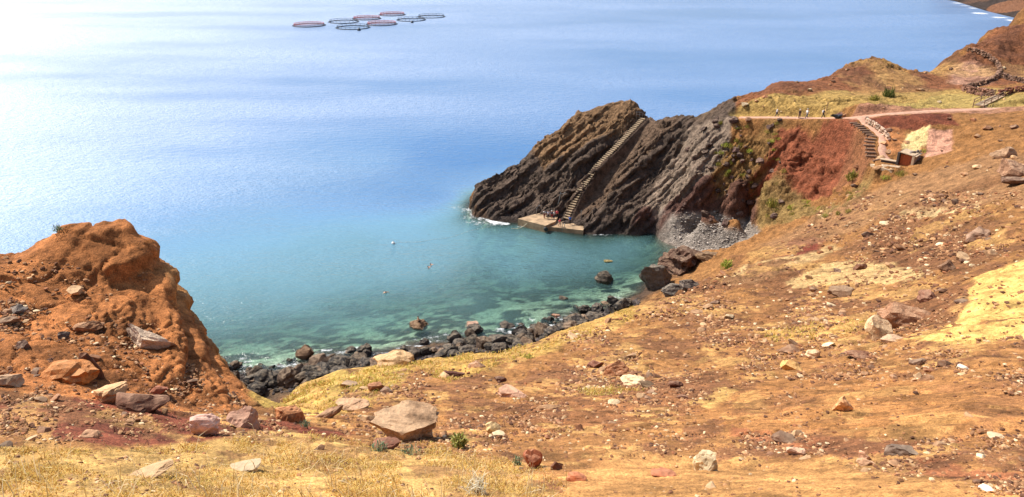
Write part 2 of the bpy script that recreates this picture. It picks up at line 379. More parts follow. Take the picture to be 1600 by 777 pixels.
# near slope
Z((160,102,58), [(-300,380),(0,375),(95,345),(215,350),(255,410),(275,480),(330,560),(408,632),(330,650),(150,625),(0,612),(-300,620)], .02, 1, .25)
Z((112,58,44), [(-300,628),(0,628),(120,625),(250,640),(350,655),(430,655),(560,680),(450,690),(330,690),(150,695),(-300,700)], .02, .9, 1)
Z((186,148,88), [(-300,712),(0,700),(150,705),(330,690),(450,672),(560,698),(690,705),(800,725),(860,760),(900,800),(900,900),(-300,900)], .02, .95, .4)
Z((180,150,80), [(395,632),(460,600),(590,566),(660,560),(640,585),(600,615),(520,650),(430,648)], .02, .9, .5)
Z((186,148,80), [(640,566),(720,552),(860,515),(990,472),(1000,490),(880,540),(760,580),(680,590)], .02, .8, .7)
Z((178,130,78), [(870,745),(1000,705),(1150,722),(1300,722),(1500,752),(1700,790),(1700,900),(870,900)], .03, .9, .15)
Z((162,112,66), [(1080,650),(1200,590),(1330,580),(1500,600),(1700,620),(1700,690),(1350,690),(1150,680)], .03, .8, .3)
Z((150,92,62), [(1130,665),(1250,688),(1400,690),(1500,725),(1640,765),(1500,748),(1350,722),(1190,695)], .015, .8, 1)
Z((138,92,58), [(780,640),(900,600),(1050,585),(1150,600),(1080,650),(950,670),(820,680)], .03, .85, 1)
Z((216,174,100), [(1528,432),(1600,408),(1750,400),(1750,500),(1480,512),(1505,480)], .01, 1, .1)
Z((212,170,98), [(1395,532),(1480,516),(1750,503),(1750,525),(1480,542)], .01, .95, .2)
Z((200,166,112), [(1225,442),(1290,412),(1350,403),(1455,423),(1440,437),(1330,442),(1240,452)], .01, .9, .3)
Z((196,162,112), [(1120,442),(1215,400),(1300,383),(1312,390),(1250,420),(1180,447)], .01, .8, .4)
Z((226,196,140), [(1405,334),(1440,324),(1520,320),(1530,326),(1430,337)], .006, .9, .2)
Z((226,196,140), [(1370,352),(1410,336),(1420,340),(1385,354)], .006, .9, .2)
Z((128,88,58), [(1285,402),(1400,342),(1540,332),(1590,345),(1590,385),(1500,435),(1440,422),(1350,398)], .02, .8, 1)
Z((140,96,58), [(1060,505),(1200,465),(1480,445),(1500,455),(1480,480),(1300,520),(1100,535)], .02, .85, 1)
Z((206,160,92), [(1180,520),(1300,500),(1370,505),(1320,525),(1210,535)], .015, .7, .5)
Z((200,162,94), [(1070,630),(1130,600),(1160,605),(1110,640)], .012, .6, .3)
Z((122,60,46), [(1205,392),(1235,376),(1290,374),(1275,394),(1215,404)], .008, .95, .5)
Z((156,118,84), [(1180,385),(1290,335),(1400,285),(1600,240),(1600,320),(1410,330),(1290,375),(1210,400)], .02, .6, .8)
# cliff and headland
Z((98,82,70), [(735,335),(740,300),(800,255),(900,175),(1000,150),(1100,170),(1150,170),(1140,230),(1110,290),(1060,340),(1000,375),(900,372),(780,360)], .004, 1, .2)
Z((150,116,82), [(830,235),(900,170),(1000,152),(1010,180),(950,215),(900,240),(850,265)], .008, .8, .2)
Z((112,90,72), [(900,345),(890,320),(930,255),(1000,190),(1075,172),(1060,195),(1000,250),(940,320)], .004, .85, .2)
Z((146,126,108), [(1000,330),(1040,260),(1080,200),(1150,185),(1140,225),(1100,280),(1060,310)], .006, .9, .4)
Z((100,70,60), [(980,360),(1010,330),(1070,310),(1120,290),(1190,300),(1180,345),(1090,362),(1030,380)], .006, .9, .4)
Z((138,106,64), [(1110,285),(1135,230),(1200,190),(1232,190),(1222,235),(1180,275),(1130,300)], .006, .75, .4)
Z((144,84,58), [(1172,305),(1195,260),(1222,194),(1340,188),(1345,215),(1325,275),(1290,312),(1210,315)], .005, 1, .15)
Z((146,96,66), [(1340,192),(1365,215),(1372,250),(1345,285),(1305,305),(1320,250)], .005, .85, .5)
Z((138,118,72), [(1175,325),(1260,308),(1320,325),(1330,300),(1350,270),(1365,275),(1345,310),(1290,340),(1190,352)], .008, .7, .6)
Z((118,62,46), [(1350,192),(1400,178),(1480,178),(1500,196),(1440,200),(1390,205)], .003, .9, .2)
Z((184,122,76), [(1384,206),(1420,198),(1412,245),(1386,240)], .003, .8, .2)
Z((232,202,140), [(1412,206),(1450,198),(1452,220),(1440,246),(1408,240)], .002, .9, .1)
Z((204,150,124), [(1450,205),(1488,202),(1485,235),(1445,246)], .003, .9, .3)
# plateau
Z((188,160,92), [(1140,178),(1200,150),(1300,140),(1400,145),(1500,140),(1750,130),(1750,172),(1400,170),(1300,182),(1200,182)], .006, .6, .3)
Z((170,148,86), [(1380,168),(1480,145),(1560,150),(1640,150),(1640,168),(1500,168)], .004, .6, .2)
Z((140,88,60), [(1150,165),(1200,130),(1340,100),(1420,118),(1520,75),(1600,38),(1750,20),(1750,120),(1500,138),(1380,140),(1250,150)], .006, .85, .4)
Z((176,134,84), [(1330,150),(1345,118),(1390,112),(1380,150)], .005, .6, .4)
Z((198,152,126), [(1480,132),(1490,102),(1530,98),(1560,112),(1540,135)], .012, .7, .5)
Z((168,120,94), [(1320,190),(1330,180),(1450,170),(1600,167),(1600,173),(1450,178),(1345,189)], .002, .9, .2)
def soil(x, y, z):
    a, l = polar(x, y); r = np.exp(l)
    j = .5*fbm(a*60, l*25, oct=4)
    c = np.repeat(BASE[None], len(x), 0); st = np.full(len(x), .8)
    for col, pa, pl, soft, k, s in ZONES:
        m = (a > pa.min()-.06) & (a < pa.max()+.06) & (l > pl.min()-.12) & (l < pl.max()+.12)
        if not m.any(): continue
        d = poly_sd(a[m], l[m], pa, pl)+j[m]*np.maximum(soft*1.6, .016)
        w = k*sstep(soft*.55, -soft*.55, d)
        c[m] = c[m]*(1-w[:, None])+col*w[:, None]
        if s is not None: st[m] = st[m]*(1-w)+s*w
    for a_, b_ in zip(STAIR[:-1], STAIR[1:]):                 # ground darkened along the stair so the paler treads stand out
        d0, d1 = b_[0]-a_[0], b_[1]-a_[1]; t = np.clip(((x-a_[0])*d0+(y-a_[1])*d1)/(d0*d0+d1*d1), 0, 1)
        w = sstep(1.25, .8, np.hypot(x-a_[0]-t*d0, y-a_[1]-t*d1)); c = c*(1-w[:, None])+s2l((78,62,52))*w[:, None]
    near = sstep(.3, .5, st)*sstep(118, 100, r)*(1-outcrop_w(x, y))       # patches of redder soil and of straw-coloured ground
    f1 = fbm(a*14, l*7, oct=5, gain=.6); f2 = fbm(a*17+30, l*8+9, oct=5, gain=.6)
    w = near*sstep(.06, .2, f1)*.6; c = c*(1-w[:, None])+s2l((122,82,54))*w[:, None]
    w = near*sstep(.12, .24, f2)*.45; c = c*(1-w[:, None])+s2l((188,144,86))*w[:, None]
    w = sstep(150, 158, y)*sstep(35, 45, x)*sstep(.0, .3, fbm(x/9, y/9, oct=4)+.1)*.55; c = c*(1-w[:, None])+s2l((190,150,92))*w[:, None]
    near = sstep(.3, .5, st)*sstep(118, 100, r)*(1-outcrop_w(x, y))       # patches of redder soil and of straw-coloured ground
    f1 = fbm(a*14, l*7, oct=5, gain=.6); f2 = fbm(a*17+30, l*8+9, oct=5, gain=.6)
    w = near*sstep(.06, .2, f1)*.6; c = c*(1-w[:, None])+s2l((122,82,54))*w[:, None]
    w = near*sstep(.12, .24, f2)*.45; c = c*(1-w[:, None])+s2l((188,144,86))*w[:, None]
    w = sstep(150, 158, y)*sstep(35, 45, x)*sstep(-.05, .25, fbm(x/6+40, y/6, oct=4))*.6; c = c*(1-w[:, None])+s2l((112,74,56))*w[:, None]
    # wet dark stone near the sea and pale pebbles of the beach
    wet = sstep(3.0, .6, z+.8*fbm(x/4, y/4, oct=3))
    c = c*(1-wet[:, None]*.85)+s2l((74,64,58))*wet[:, None]*.85
    bx, by = at_z(1142, 372, 1.2)[:2]
    w = sstep(11.5, 7.5, np.hypot((x-bx)/1.3, y-by)+4*fbm(x/4, y/4, oct=4))*sstep(5, 3.8, z)
    c = c*(1-w[:, None])+s2l((146,134,122))*w[:, None]
    # sea bed
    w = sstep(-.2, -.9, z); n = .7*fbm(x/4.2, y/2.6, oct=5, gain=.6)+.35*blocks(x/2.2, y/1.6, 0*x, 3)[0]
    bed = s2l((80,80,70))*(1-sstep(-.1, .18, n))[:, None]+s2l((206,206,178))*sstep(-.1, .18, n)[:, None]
    dk = sstep(119, 129, y)*sstep(-4, 10, x); bed = bed*(1-.8*dk[:, None])+s2l((52,60,52))*.8*dk[:, None]      # bed colour darkened to stand for the headland's reflection and shade on the cove
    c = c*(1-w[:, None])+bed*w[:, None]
    return c, st
def land(name, X, Y, keepf=None, drop=None, bump=None, n3=0.0):
    nu, nv = X.shape; z = H(X, Y)
    if drop is not None: z = z-drop(X, Y)
    V = np.stack([X, Y, z], -1)
    if bump:                               # push out along the surface normal: ledges and overhangs
        du = np.gradient(V, axis=0); dv = np.gradient(V, axis=1); nn = np.cross(du, dv)
        nn *= np.sign(nn[..., 2:3]+1e-9); nn /= np.linalg.norm(nn, axis=-1, keepdims=True)+1e-9
        V = V+nn*bump(V[..., 0], V[..., 1], V[..., 2], nn)[..., None]
    keep = keepf(X, Y, z) if keepf else None
    F = grid_faces(nu, nv, keep)
    V = V.reshape(-1, 3); used = np.unique(F); re = np.full(len(V), -1); re[used] = np.arange(len(used)); V = V[used]; F = re[F]
    c, st = soil(V[:, 0], V[:, 1], V[:, 2])
    r = np.hypot(V[:, 0], V[:, 1])
    return mesh_np(name, V, F, M_GROUND, True, {'soil': c, 'stony': st, 'grain': np.maximum(.02, r*.004)})
def near_bump(x, y, z, nn):
    w = outcrop_w(x, y); r = np.hypot(x, y)
    steep = sstep(.98, .7, nn[..., 2])
    zl = z+.10*x+.5*fbm(x/2.5, y/2.5, oct=3)
    lay = np.abs(((zl/.62) % 1)-.5)*2                     # beds of the tuff standing out as ledges
    vb, eb = blocks(x/1.3+.3*vnoise(x*2, y*2), y/1.3, zl/.55); vc, ec = blocks(x/.3, y/.3, z/.2, 8)
    b = w*(.30*sstep(.1, .75, lay)*(.5+.8*fbm(x/1.6+5, y/1.6, z/1.2, oct=3))*steep+.03*fbm(x/.6, y/.6, z/.4, oct=4)+.02*fbm(x/.12, y/.12, z/.1, oct=3)+.035*vb-.06*sstep(.10, 0, eb)+.015*vc)
    lam = np.maximum(.04*r, .12)
    m = sstep(-.25, .25, fbm(x/11, y/7, oct=3))*(1-w)*sstep(114, 109, r)
    v1, _ = blocks(x/.34, y/.34, z/.3, 3); v2, _ = blocks(x/.9, y/.9, z/.8, 5); v3, _ = blocks(x/2.3, y/2.3, z/2, 7)
    b = b+m*(.028*v1*sstep(5, 11, r)+.085*v2*sstep(14, 30, r)+.16*v3*sstep(32, 60, r))
    return b+(1-w)*r*.0042*fbm(x/.8, y/.8, z/.6, oct=5)*(.4+.6*steep)*sstep(114, 109, r)
rows = np.concatenate([np.linspace(math.log(1.0), math.log(10), 160, endpoint=False), np.linspace(math.log(10), math.log(19.5), 270, endpoint=False), np.linspace(math.log(19.5), math.log(118.5), 370)])
A, L = np.meshgrid(np.radians(np.concatenate([np.linspace(-80, -40, 40, endpoint=False), np.linspace(-40, 40, 620), np.linspace(41, 80, 40)])), rows, indexing='ij')
X, Y = np.exp(L)*np.sin(A), np.exp(L)*np.cos(A)
tag(land('hillside', X, Y, lambda x, y, z: (z > -1.5), drop=lambda x, y: .2*sstep(114.5, 117.5, np.hypot(x, y)), bump=near_bump), kind='structure')
def cliff_bump(x, y, z, nn):
    hw = headland_w(x, y); q = strata_q(x, y); lon = (x*.93+y)/1.366
    st = sstep(.7, 1.4, np.abs(q+.1))
    p = q*.8-z*.45
    a = .7*(fbm(p/1.3, lon/11.0, z/4.5, oct=5, gain=.55, ridged=True)-.2)
    pw = p+.5*fbm(x/4, y/4, z/4, oct=3)+.25*vnoise(lon/2, p); ci = np.floor(pw/1.7); fr = pw/1.7-ci; am = .5+.5*_h(ci.astype(np.int64), np.floor(lon/9+ci*.37).astype(np.int64), np.zeros(ci.shape, np.int64))
    ci2 = np.floor(pw/.62); fr2 = pw/.62-ci2
    slab = 1.25*am*np.minimum(fr, (1-fr)*5)+.32*np.minimum(fr2, (1-fr2)*4)*(.4+.6*vnoise(lon/2.5, ci2))
    v1, e1 = blocks(p/1.5+.4*vnoise(x, y), lon/8.0, z/5.0); v2, e2 = blocks(p/.6, lon/3.2+.3*vnoise(x*2, z*2), z/2.0, 9)
    a = a*.35+slab-.35+.4*v1-.3*sstep(.12, 0, e1)+.15*v2-.12*sstep(.15, 0, e2)
    v3, e3 = blocks(x/1.7, y/1.7, z/1.4, 21); v4, e4 = blocks(x/.8, y/.8, z/.7, 35)
    b = .75*fbm(x/3.0, y/2.2, z/3.0, oct=5, gain=.55, ridged=True)+.4*v3-.15*sstep(.12, 0, e3)+.12*v4
    steep = sstep(.97, .75, nn[..., 2]); up = sstep(-.5, 1.5, z)
    road = sstep(136, 134, y)
    bx, by = at_z(1130, 370, 1.2)[:2]
    r = np.hypot(x, y); fade = sstep(115, 121, r)*(1-.85*sstep(15, 8, np.hypot((x-bx)/1.3, y-by))*sstep(6.5, 4, z))
    for pts, hw_ in LINES[1:]:
        P_ = np.array(pts); best = np.full(x.shape, 9.0)
        for a_, b_ in zip(P_[:-1], P_[1:]):
            d = b_-a_; t = np.clip(((x-a_[0])*d[0]+(y-a_[1])*d[1])/(d[0]**2+d[1]**2), 0, 1); best = np.minimum(best, np.hypot(x-a_[0]-t*d[0], y-a_[1]-t*d[1]))
        fade = fade*sstep(hw_*1.1, hw_*2.2, best)
    fade = fade*sstep(180, 174, y)
    return fade*up*(hw*st*a+(1-hw)*(.35+.65*steep)*b)*np.where(z > 17.5, .5, 1)
X, Y = np.meshgrid(np.arange(-14, 60, .14), np.arange(131, 182, .15), indexing='ij')
tag(land('headland', X, Y, lambda x, y, z: (z > -2.5), bump=cliff_bump), kind='structure')
X, Y = np.meshgrid(np.arange(10, 106, .24), np.arange(92, 182, .24), indexing='ij')
tag(land('cliff_slope', X, Y, lambda x, y, z: (z > -2.5) & (np.hypot(x, y) > 114.5) & ~((x < 59.8) & (y > 131.2)), bump=cliff_bump), kind='structure')
def plateau_bump(x, y, z, nn):
    v1, e1 = blocks(x/3.5, y/3.5, z/2.5, 41); v2, e2 = blocks(x/1.6, y/1.6, z/1.2, 43); m = sstep(168, 178, y)*sstep(-.2, .2, fbm(x/14, y/14, oct=3))
    return sstep(1, 4, z)*m*(.25*v1+.2*v2+.3*fbm(x/3, y/3, z/3, oct=4, ridged=True)-.1)*sstep(183, 188, y+1e3*(x > 104))
X, Y = np.meshgrid(np.arange(30, 330, .55), np.arange(80, 330, .55), indexing='ij')
tag(land('plateau', X, Y, lambda x, y, z: (z > -2.5) & (np.hypot(x, y) > 118) & ~((x < 104) & (y < 180) & (y > 96)), bump=plateau_bump), kind='structure')
X, Y = np.meshgrid(np.arange(-190, 120, .6), np.arange(60, 240, .6), indexing='ij')
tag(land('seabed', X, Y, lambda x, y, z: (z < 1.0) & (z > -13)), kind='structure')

# ------------------------------------------------------------------ the sea
def sea_mat():
    m, nt = new_mat('sea_water'); N = NT(nt)
    P = N.n('ShaderNodeNewGeometry').outputs['Position']
    dep = N.n('ShaderNodeAttribute', attribute_name='depth').outputs['Fac']
    scat = N.ramp(N.math('DIVIDE', dep, 20.0), [(0, (.09, .18, .16)), (.12, (.095, .205, .205)), (.3, (.13, .275, .345)), (.6, (.115, .245, .43)), (1, (.05, .165, .37))])
    op = N.ramp(N.math('DIVIDE', dep, 10.0), [(0, .02), (.1, .14), (.25, .40), (.5, .74), (.8, .96)])
    tint = N.ramp(N.math('DIVIDE', dep, 10.0), [(0, (.9, .97, .95)), (.2, (.68, .92, .88)), (1, (.3, .75, .78))])
    # ripples, chop and wind-streaks
    mp = N.n('ShaderNodeMapping', {'Vector': P, 'Scale': (.55, 1.0, 1.0), 'Rotation': (0, 0, .25)}).outputs[0]
    h = N.math('ADD', N.math('MULTIPLY', N.noise(mp, .55, 5, .6), 1.0), N.math('MULTIPLY', N.noise(mp, 2.2, 4, .6), .35))
    wind = N.noise(N.n('ShaderNodeMapping', {'Vector': P, 'Scale': (.006, .016, 1.0), 'Rotation': (0, 0, .12)}).outputs[0], 1.0, 4, .55)
    bs = N.ramp(wind, [(.35, .28), (.65, .8)])
    bs = N.math('MULTIPLY', bs, N.ramp(N.n('ShaderNodeAttribute', attribute_name='chop').outputs['Fac'], [(.15, .9), (.4, 1.0)]))
    bump = N.n('ShaderNodeBump', {'Strength': bs, 'Distance': .75, 'Height': h})
    dif = N.n('ShaderNodeBsdfDiffuse', {'Color': scat, 'Normal': bump.outputs[0]})
    tr = N.n('ShaderNodeBsdfTransparent', {'Color': tint})
    body = N.n('ShaderNodeMixShader', {0: op, 1: tr.outputs[0], 2: dif.outputs[0]})
    gl = N.n('ShaderNodeBsdfGlossy', {'Roughness': N.math('MULTIPLY', N.n('ShaderNodeAttribute', attribute_name='chop').outputs['Fac'], N.ramp(wind, [(.35, .72), (.65, 1.12)])), 'Normal': bump.outputs[0]})
    fr = N.n('ShaderNodeFresnel', {'IOR': 1.33, 'Normal': bump.outputs[0]})
    s = N.n('ShaderNodeMixShader', {0: fr.outputs[0], 1: body.outputs[0], 2: gl.outputs[0]})
    N.out(s.outputs[0]); return m
M_SEA = sea_mat()
rr = np.concatenate([np.linspace(45, 260, 330, endpoint=False), np.exp(np.linspace(math.log(260), math.log(9000), 60))])
A, R = np.meshgrid(np.radians(np.linspace(-75, 75, 320)), rr, indexing='ij')
X, Y = R*np.sin(A), R*np.cos(A)
Zb = np.full(X.shape, -25.0); near = (X > -200) & (X < 330) & (Y > 20) & (Y < 330); Zb[near] = H(X[near], Y[near])
far = sstep(180, 330, R); Zb = Zb*(1-far)-25*far
keep = (Zb < 3)
V = np.stack([X, Y, 0*X], -1).reshape(-1, 3)
tag(mesh_np('sea', V, grid_faces(*X.shape, keep), M_SEA, True, {'depth': np.maximum(0, -Zb).ravel(), 'chop': (.15+.32*sstep(35, 150, np.hypot(X-15, Y-105))).ravel()}), kind='structure')
# ------------------------------------------------------------------ stone
def stone_mat():
    m, nt = new_mat('stone'); N = NT(nt)
    oi = N.n('ShaderNodeObjectInfo'); P = N.n('ShaderNodeNewGeometry').outputs['Position']
    n1 = N.noise(P, 2.2, 8, .65); n2 = N.noise(P, 14.0, 6, .7)
    c = N.mix(1.0, oi.outputs['Color'], N.ramp(n1, [(.3, .55), (.5, 1.0), (.7, 1.4)]), 'MULTIPLY')
    c = N.mix(1.0, c, N.ramp(n2, [(.32, .6), (.5, 1.0), (.68, 1.35)]), 'MULTIPLY')
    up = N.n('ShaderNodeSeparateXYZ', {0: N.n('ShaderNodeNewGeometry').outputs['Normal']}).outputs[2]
    pale_top = N.math('MULTIPLY', N.ramp(up, [(.45, 0), (.9, .45)]), N.ramp(n1, [(.4, 0), (.6, 1)]))  # upward faces take a paler sandy tone, broken up by noise
    c = N.mix(pale_top, c, N.mix(.5, oi.outputs['Color'], (.62, .47, .3)))
    bump = N.n('ShaderNodeBump', {'Strength': .7, 'Distance': N.math('MULTIPLY', oi.outputs['Alpha'], 1.0), 'Height': N.math('ADD', n1, N.math('MULTIPLY', n2, .4))})
    b = N.n('ShaderNodeBsdfPrincipled', {'Base Color': c, 'Roughness': .85, 'Normal': bump.outputs[0]}); b.inputs['Specular IOR Level'].default_value = .25
    N.out(b.outputs[0]); return m
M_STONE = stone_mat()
def plain(name, rgb, rough=.8, metal=0.0, var=.25, scale=6.0):
    m, nt = new_mat(name); N = NT(nt)
    P = N.n('ShaderNodeTexCoord').outputs['Object']
    c = N.mix(1.0, tuple(s2l(rgb)), N.ramp(N.noise(P, scale, 6, .65), [(.3, 1-var), (.5, 1.0), (.7, 1+var)]), 'MULTIPLY')
    b = N.n('ShaderNodeBsdfPrincipled', {'Base Color': c, 'Roughness': rough, 'Metallic': metal}); N.out(b.outputs[0]); return m
_ico = {}
def ico(sub):
    if sub not in _ico:
        bm = bmesh.new(); bmesh.ops.create_icosphere(bm, subdivisions=sub, radius=1.0)
        _ico[sub] = (np.array([v.co[:] for v in bm.verts]), np.array([[v.index for v in f.verts] for f in bm.faces])); bm.free()
    return _ico[sub]
def rock_shape(seed, sub=3, planes=11, rough=.06, cut=(.42, .74)):
    rg = np.random.default_rng(seed); V, F = ico(sub); V = V.copy()
    for _ in range(planes):
        n = rg.normal(size=3); n /= np.linalg.norm(n); d = rg.uniform(*cut)
        k = V @ n-d; V -= np.where(k > 0, k, 0)[:, None]*n
    s = seed*3.1
    bv, be = blocks(V[:, 0]*1.9+s, V[:, 1]*1.9, V[:, 2]*2.6, seed % 50)
    V *= (1+rough*1.3*bv-rough*sstep(.12, 0, be))[:, None]
    V *= (1+rough*2*fbm(V[:, 0]*1.6+s, V[:, 1]*1.6, V[:, 2]*1.6, oct=4))[:, None]
    lo, hi = V.min(0), V.max(0); V = (V-(lo+hi)/2)/(hi-lo)       # unit box
    return V, F
def rock_mesh_data(name, seed, **k):
    V, F = rock_shape(seed, **k)
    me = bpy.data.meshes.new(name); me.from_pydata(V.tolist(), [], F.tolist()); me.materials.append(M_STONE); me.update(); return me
ANG = [rock_mesh_data('angular_stone', 100+i, sub=3, planes=11, rough=.05) for i in range(7)]
SMALL = [rock_mesh_data('small_stone', 200+i, sub=2, planes=9, rough=.05) for i in range(9)]
RND = [rock_mesh_data('round_boulder', 300+i, sub=3, planes=7, rough=.09, cut=(.7, .95)) for i in range(8)]
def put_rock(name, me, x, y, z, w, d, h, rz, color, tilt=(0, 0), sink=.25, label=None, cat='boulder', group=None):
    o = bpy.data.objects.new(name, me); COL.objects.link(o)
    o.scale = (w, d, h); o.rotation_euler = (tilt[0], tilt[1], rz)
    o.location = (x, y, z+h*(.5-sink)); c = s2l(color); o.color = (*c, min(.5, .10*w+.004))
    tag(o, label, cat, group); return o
def hero(px, py, w, h, color, label, name='boulder', me=None, rz=None, tilt=(0, 0), deep=.7, sink=.3, seed=None, zz=None, cat=None, thin=None, group=None):
    """px, py: foot of the stone in the picture the measurements were taken from; w, h: its breadth and height there"""
    p = hit1(px, py) if zz is None else Vector(tuple(float(q) for q in at_z(px, py, zz)))
    sl = (p-Vector((0, 0, EYE))).length; k = sl/FPX*.9; dep = math.asin((EYE-p.z)/sl)
    W = w*k; D = W*deep; Hh = max(.3*W if thin is None else thin*W, (h*k-.55*D*math.sin(dep))/math.cos(dep))
    az = math.atan2(p.x, p.y); f = Vector((math.sin(az), math.cos(az), 0))*D*.42
    if me is None: me = rock_mesh_data(name, seed or int(px*7+py), sub=4 if w > 42 else 3, planes=12, rough=.075)
    q = p+f
    zg = min(p.z+.5*(float(H(np.array([q.x]), np.array([q.y]))[0])-p.z), p.z+Hh*.3) if zz is None else zz
    return put_rock(name, me, q.x, q.y, zg, W, D, Hh/(1-sink), (-az if rz is None else rz-az), color, tilt, sink, label, cat or name.split('_')[-1], group)

# stones one can point at, on the near ground
hero(632,690,122,66,(172,136,102),'largest boulder in the foreground, flat pale top and reddish-brown right side',tilt=(-.12,.28),deep=.75,seed=41)
hero(176,630,52,30,(196,150,104),'pale orange block leaning against the dark-tipped slab below the orange crag',name='rock',rz=.3)
hero(226,646,78,38,(122,82,62),'dark-tipped overhanging slab beside a pale block at the foot of the orange crag',name='rock_slab',rz=-.25,tilt=(.1,.25),seed=12)
hero(236,548,84,34,(196,170,144),'long pale grey slab lying aslant on the orange crag',name='rock_slab',rz=-.6,tilt=(0,.42),thin=.22,deep=.4,seed=77)
hero(140,520,46,20,(150,104,70),'flat brown slab on the orange crag above the round orange boulder',name='rock_slab')
hero(28,492,30,16,(116,104,96),'grey stone highest of the stones at the left end of the crag',name='stone')
hero(14,508,34,14,(150,118,92),'brown flat stone just below the grey stone at the left end of the crag',name='stone')
hero(102,530,18,14,(90,74,66),'small dark grey stone with a white face on the crag',name='stone')
hero(36,548,22,16,(110,84,70),'dark grey-brown stone at the left of the crag, under two others',name='stone')
hero(14,606,42,24,(160,126,96),'grey-brown flat block cut by the left edge of the picture',name='rock')
hero(112,600,80,42,(180,112,56),'round orange boulder half buried in the foot of the crag',me=RND[0],deep=.8)
hero(146,592,30,46,(104,66,46),'dark brown upright lump just right of the round orange boulder',name='rock',deep=.9)
hero(324,682,46,40,(206,164,146),'pinkish-white pointed stone in the red rubble left of the brown boulder',name='stone',seed=5)
hero(382,672,50,36,(166,122,100),'pinkish-brown boulder on the right end of the red rubble below the crag',seed=9)
hero(455,660,46,30,(182,120,76),'orange-brown block with a dark right face on the brow of the slope',name='rock',seed=3)
hero(512,656,62,18,(150,112,84),'long thin brown slab leaning behind the largest boulder, left of the pale one',name='rock_slab',rz=.25,tilt=(0,-.25),deep=.3,thin=.2)
hero(552,642,56,18,(186,146,112),'flat pinkish slab just behind the left end of the largest boulder',name='rock_slab',thin=.2)
hero(616,573,72,30,(206,166,118),'broad pale lumpy boulder on the slope edge above the dark shore',me=RND[2],deep=.7)
hero(588,612,28,18,(170,118,84),'reddish stone on the grass slope below the broad pale lumpy boulder',name='stone')
hero(545,606,30,12,(158,128,102),'flat grey-brown stone on the yellow grass slope',name='stone')
hero(705,590,48,13,(104,62,48),'long dark red slab lying low on the slope left of centre',name='rock_slab',thin=.16,deep=.35)
hero(745,576,32,18,(170,132,104),'pale brown stone on the slope just right of the long dark red slab',name='stone')
hero(782,598,22,12,(96,58,46),'small dark red block on the slope right of the pale brown stone',name='stone')
hero(800,622,50,20,(188,142,114),'pale reddish layered slab in the middle of the slope',name='rock_slab',thin=.2)
hero(856,642,42,11,(176,134,96),'flat slab with a dark right end in the middle of the slope',name='rock_slab',thin=.16,deep=.35)
hero(832,733,34,36,(150,84,54),'red-brown upright stone beside the little green plant',name='stone',deep=.8)
hero(900,752,36,17,(168,92,56),'low rounded orange-red stone at the edge of the dry grass',name='stone',me=RND[1])
hero(870,735,22,17,(116,74,54),'small dark brown stone between the red-brown and the orange-red ones',name='stone')
hero(770,678,26,22,(206,176,124),'pale yellow stone with a dark right side above the grass',name='stone')
hero(1102,737,44,40,(206,186,148),'cream-white angular stone with a dark right side in the foreground',name='stone',seed=22,tilt=(0,.4))
hero(1036,746,42,14,(160,90,58),'flat red stone left of the cream-white angular stone',name='stone',thin=.2)
hero(1224,693,40,17,(104,74,56),'dark brown low stone at the top of the rubble gully',name='stone',thin=.3)
hero(1406,712,48,20,(110,90,76),'dark grey mottled stone propped in the rubble gully',name='rock',tilt=(0,-.3))
hero(1350,720,20,16,(178,136,108),'rounded pinkish stone in the rubble gully left of the dark mottled one',name='stone')
hero(1316,644,31,30,(212,158,108),'single pale orange stone standing on the smooth slope at right',name='stone',deep=.8,seed=31)
hero(1370,530,42,38,(206,172,132),'pale upright stone leaning at the left end of the big brown slab',name='rock',rz=.2,deep=.7,seed=14)
hero(1410,512,82,38,(160,116,86),'big brown slab with a pale top propped up on the right slope',name='rock_slab',rz=-.1,tilt=(.1,.12),deep=.6,seed=19)
hero(1395,534,36,9,(190,156,124),'flat pale stone at the foot of the pale upright stone',name='stone',thin=.2)
hero(1312,466,40,22,(128,98,74),'dark slanting boulder above the big brown slab, to its left',tilt=(0,-.2))
hero(1448,472,30,20,(134,92,72),'brown boulder above the big brown slab, to its right',seed=91)
hero(1343,423,20,14,(112,74,54),'dark stone lying alone on the pale yellow ledge',name='stone')
hero(1528,376,34,22,(146,114,92),'grey-brown boulder on the dark gravel near the yellow bank')
hero(1478,424,26,20,(126,92,68),'dark boulder at the right end of the dark gravel above the yellow bank')
hero(1236,580,34,22,(206,160,96),'flat yellowish stone standing on edge among the rubble',name='stone',tilt=(.3,.2))
hero(1268,560,24,17,(220,186,146),'pale round stone beside the flat yellowish one',name='stone',me=RND[3])
hero(1340,562,44,13,(122,76,52),'two-toned dark red slab on the slope below the pale upright stone',name='rock_slab',thin=.2)
hero(1232,552,40,14,(130,92,66),'flat dark slab just above the pale round stone',name='rock_slab',thin=.2)
hero(1432,572,24,14,(112,84,66),'dark mottled stone alone on the smooth slope at right',name='stone')
hero(1504,578,16,7,(230,214,190),'small white stone on the smooth slope at far right',name='stone')
hero(960,588,52,26,(156,104,70),'tilted brown slab with a dark right tip in the middle of the slope',name='rock_slab',tilt=(0,-.35),deep=.5)
hero(988,602,44,20,(220,190,148),'white lumpy stone beside the tilted brown slab',name='rock',me=RND[4])
hero(1012,606,30,10,(110,84,60),'narrow dark slab below the white lumpy stone',name='rock_slab',tilt=(0,.3),thin=.2)
hero(930,576,30,16,(118,72,54),'dark reddish stone up the slope from the tilted brown slab',name='stone')
hero(1056,606,24,15,(104,66,50),'dark red-brown block right of the white lumpy stone',name='stone')
hero(1066,624,20,10,(110,70,52),'dark red-brown stone at the edge of the small yellow patch',name='stone')
hero(1582,278,44,26,(160,120,92),'large brown boulder at the right edge above the dark gravel')
hero(1566,248,36,20,(176,140,108),'grey-tan boulder farthest up the right edge')
hero(1585,292,40,12,(120,90,72),'dark shaded slab under the large brown boulder at the right edge',name='rock_slab')
hero(236,748,72,22,(178,140,100),'broad flat pale stone sunk in the dry grass at left',name='rock_slab',thin=.12)
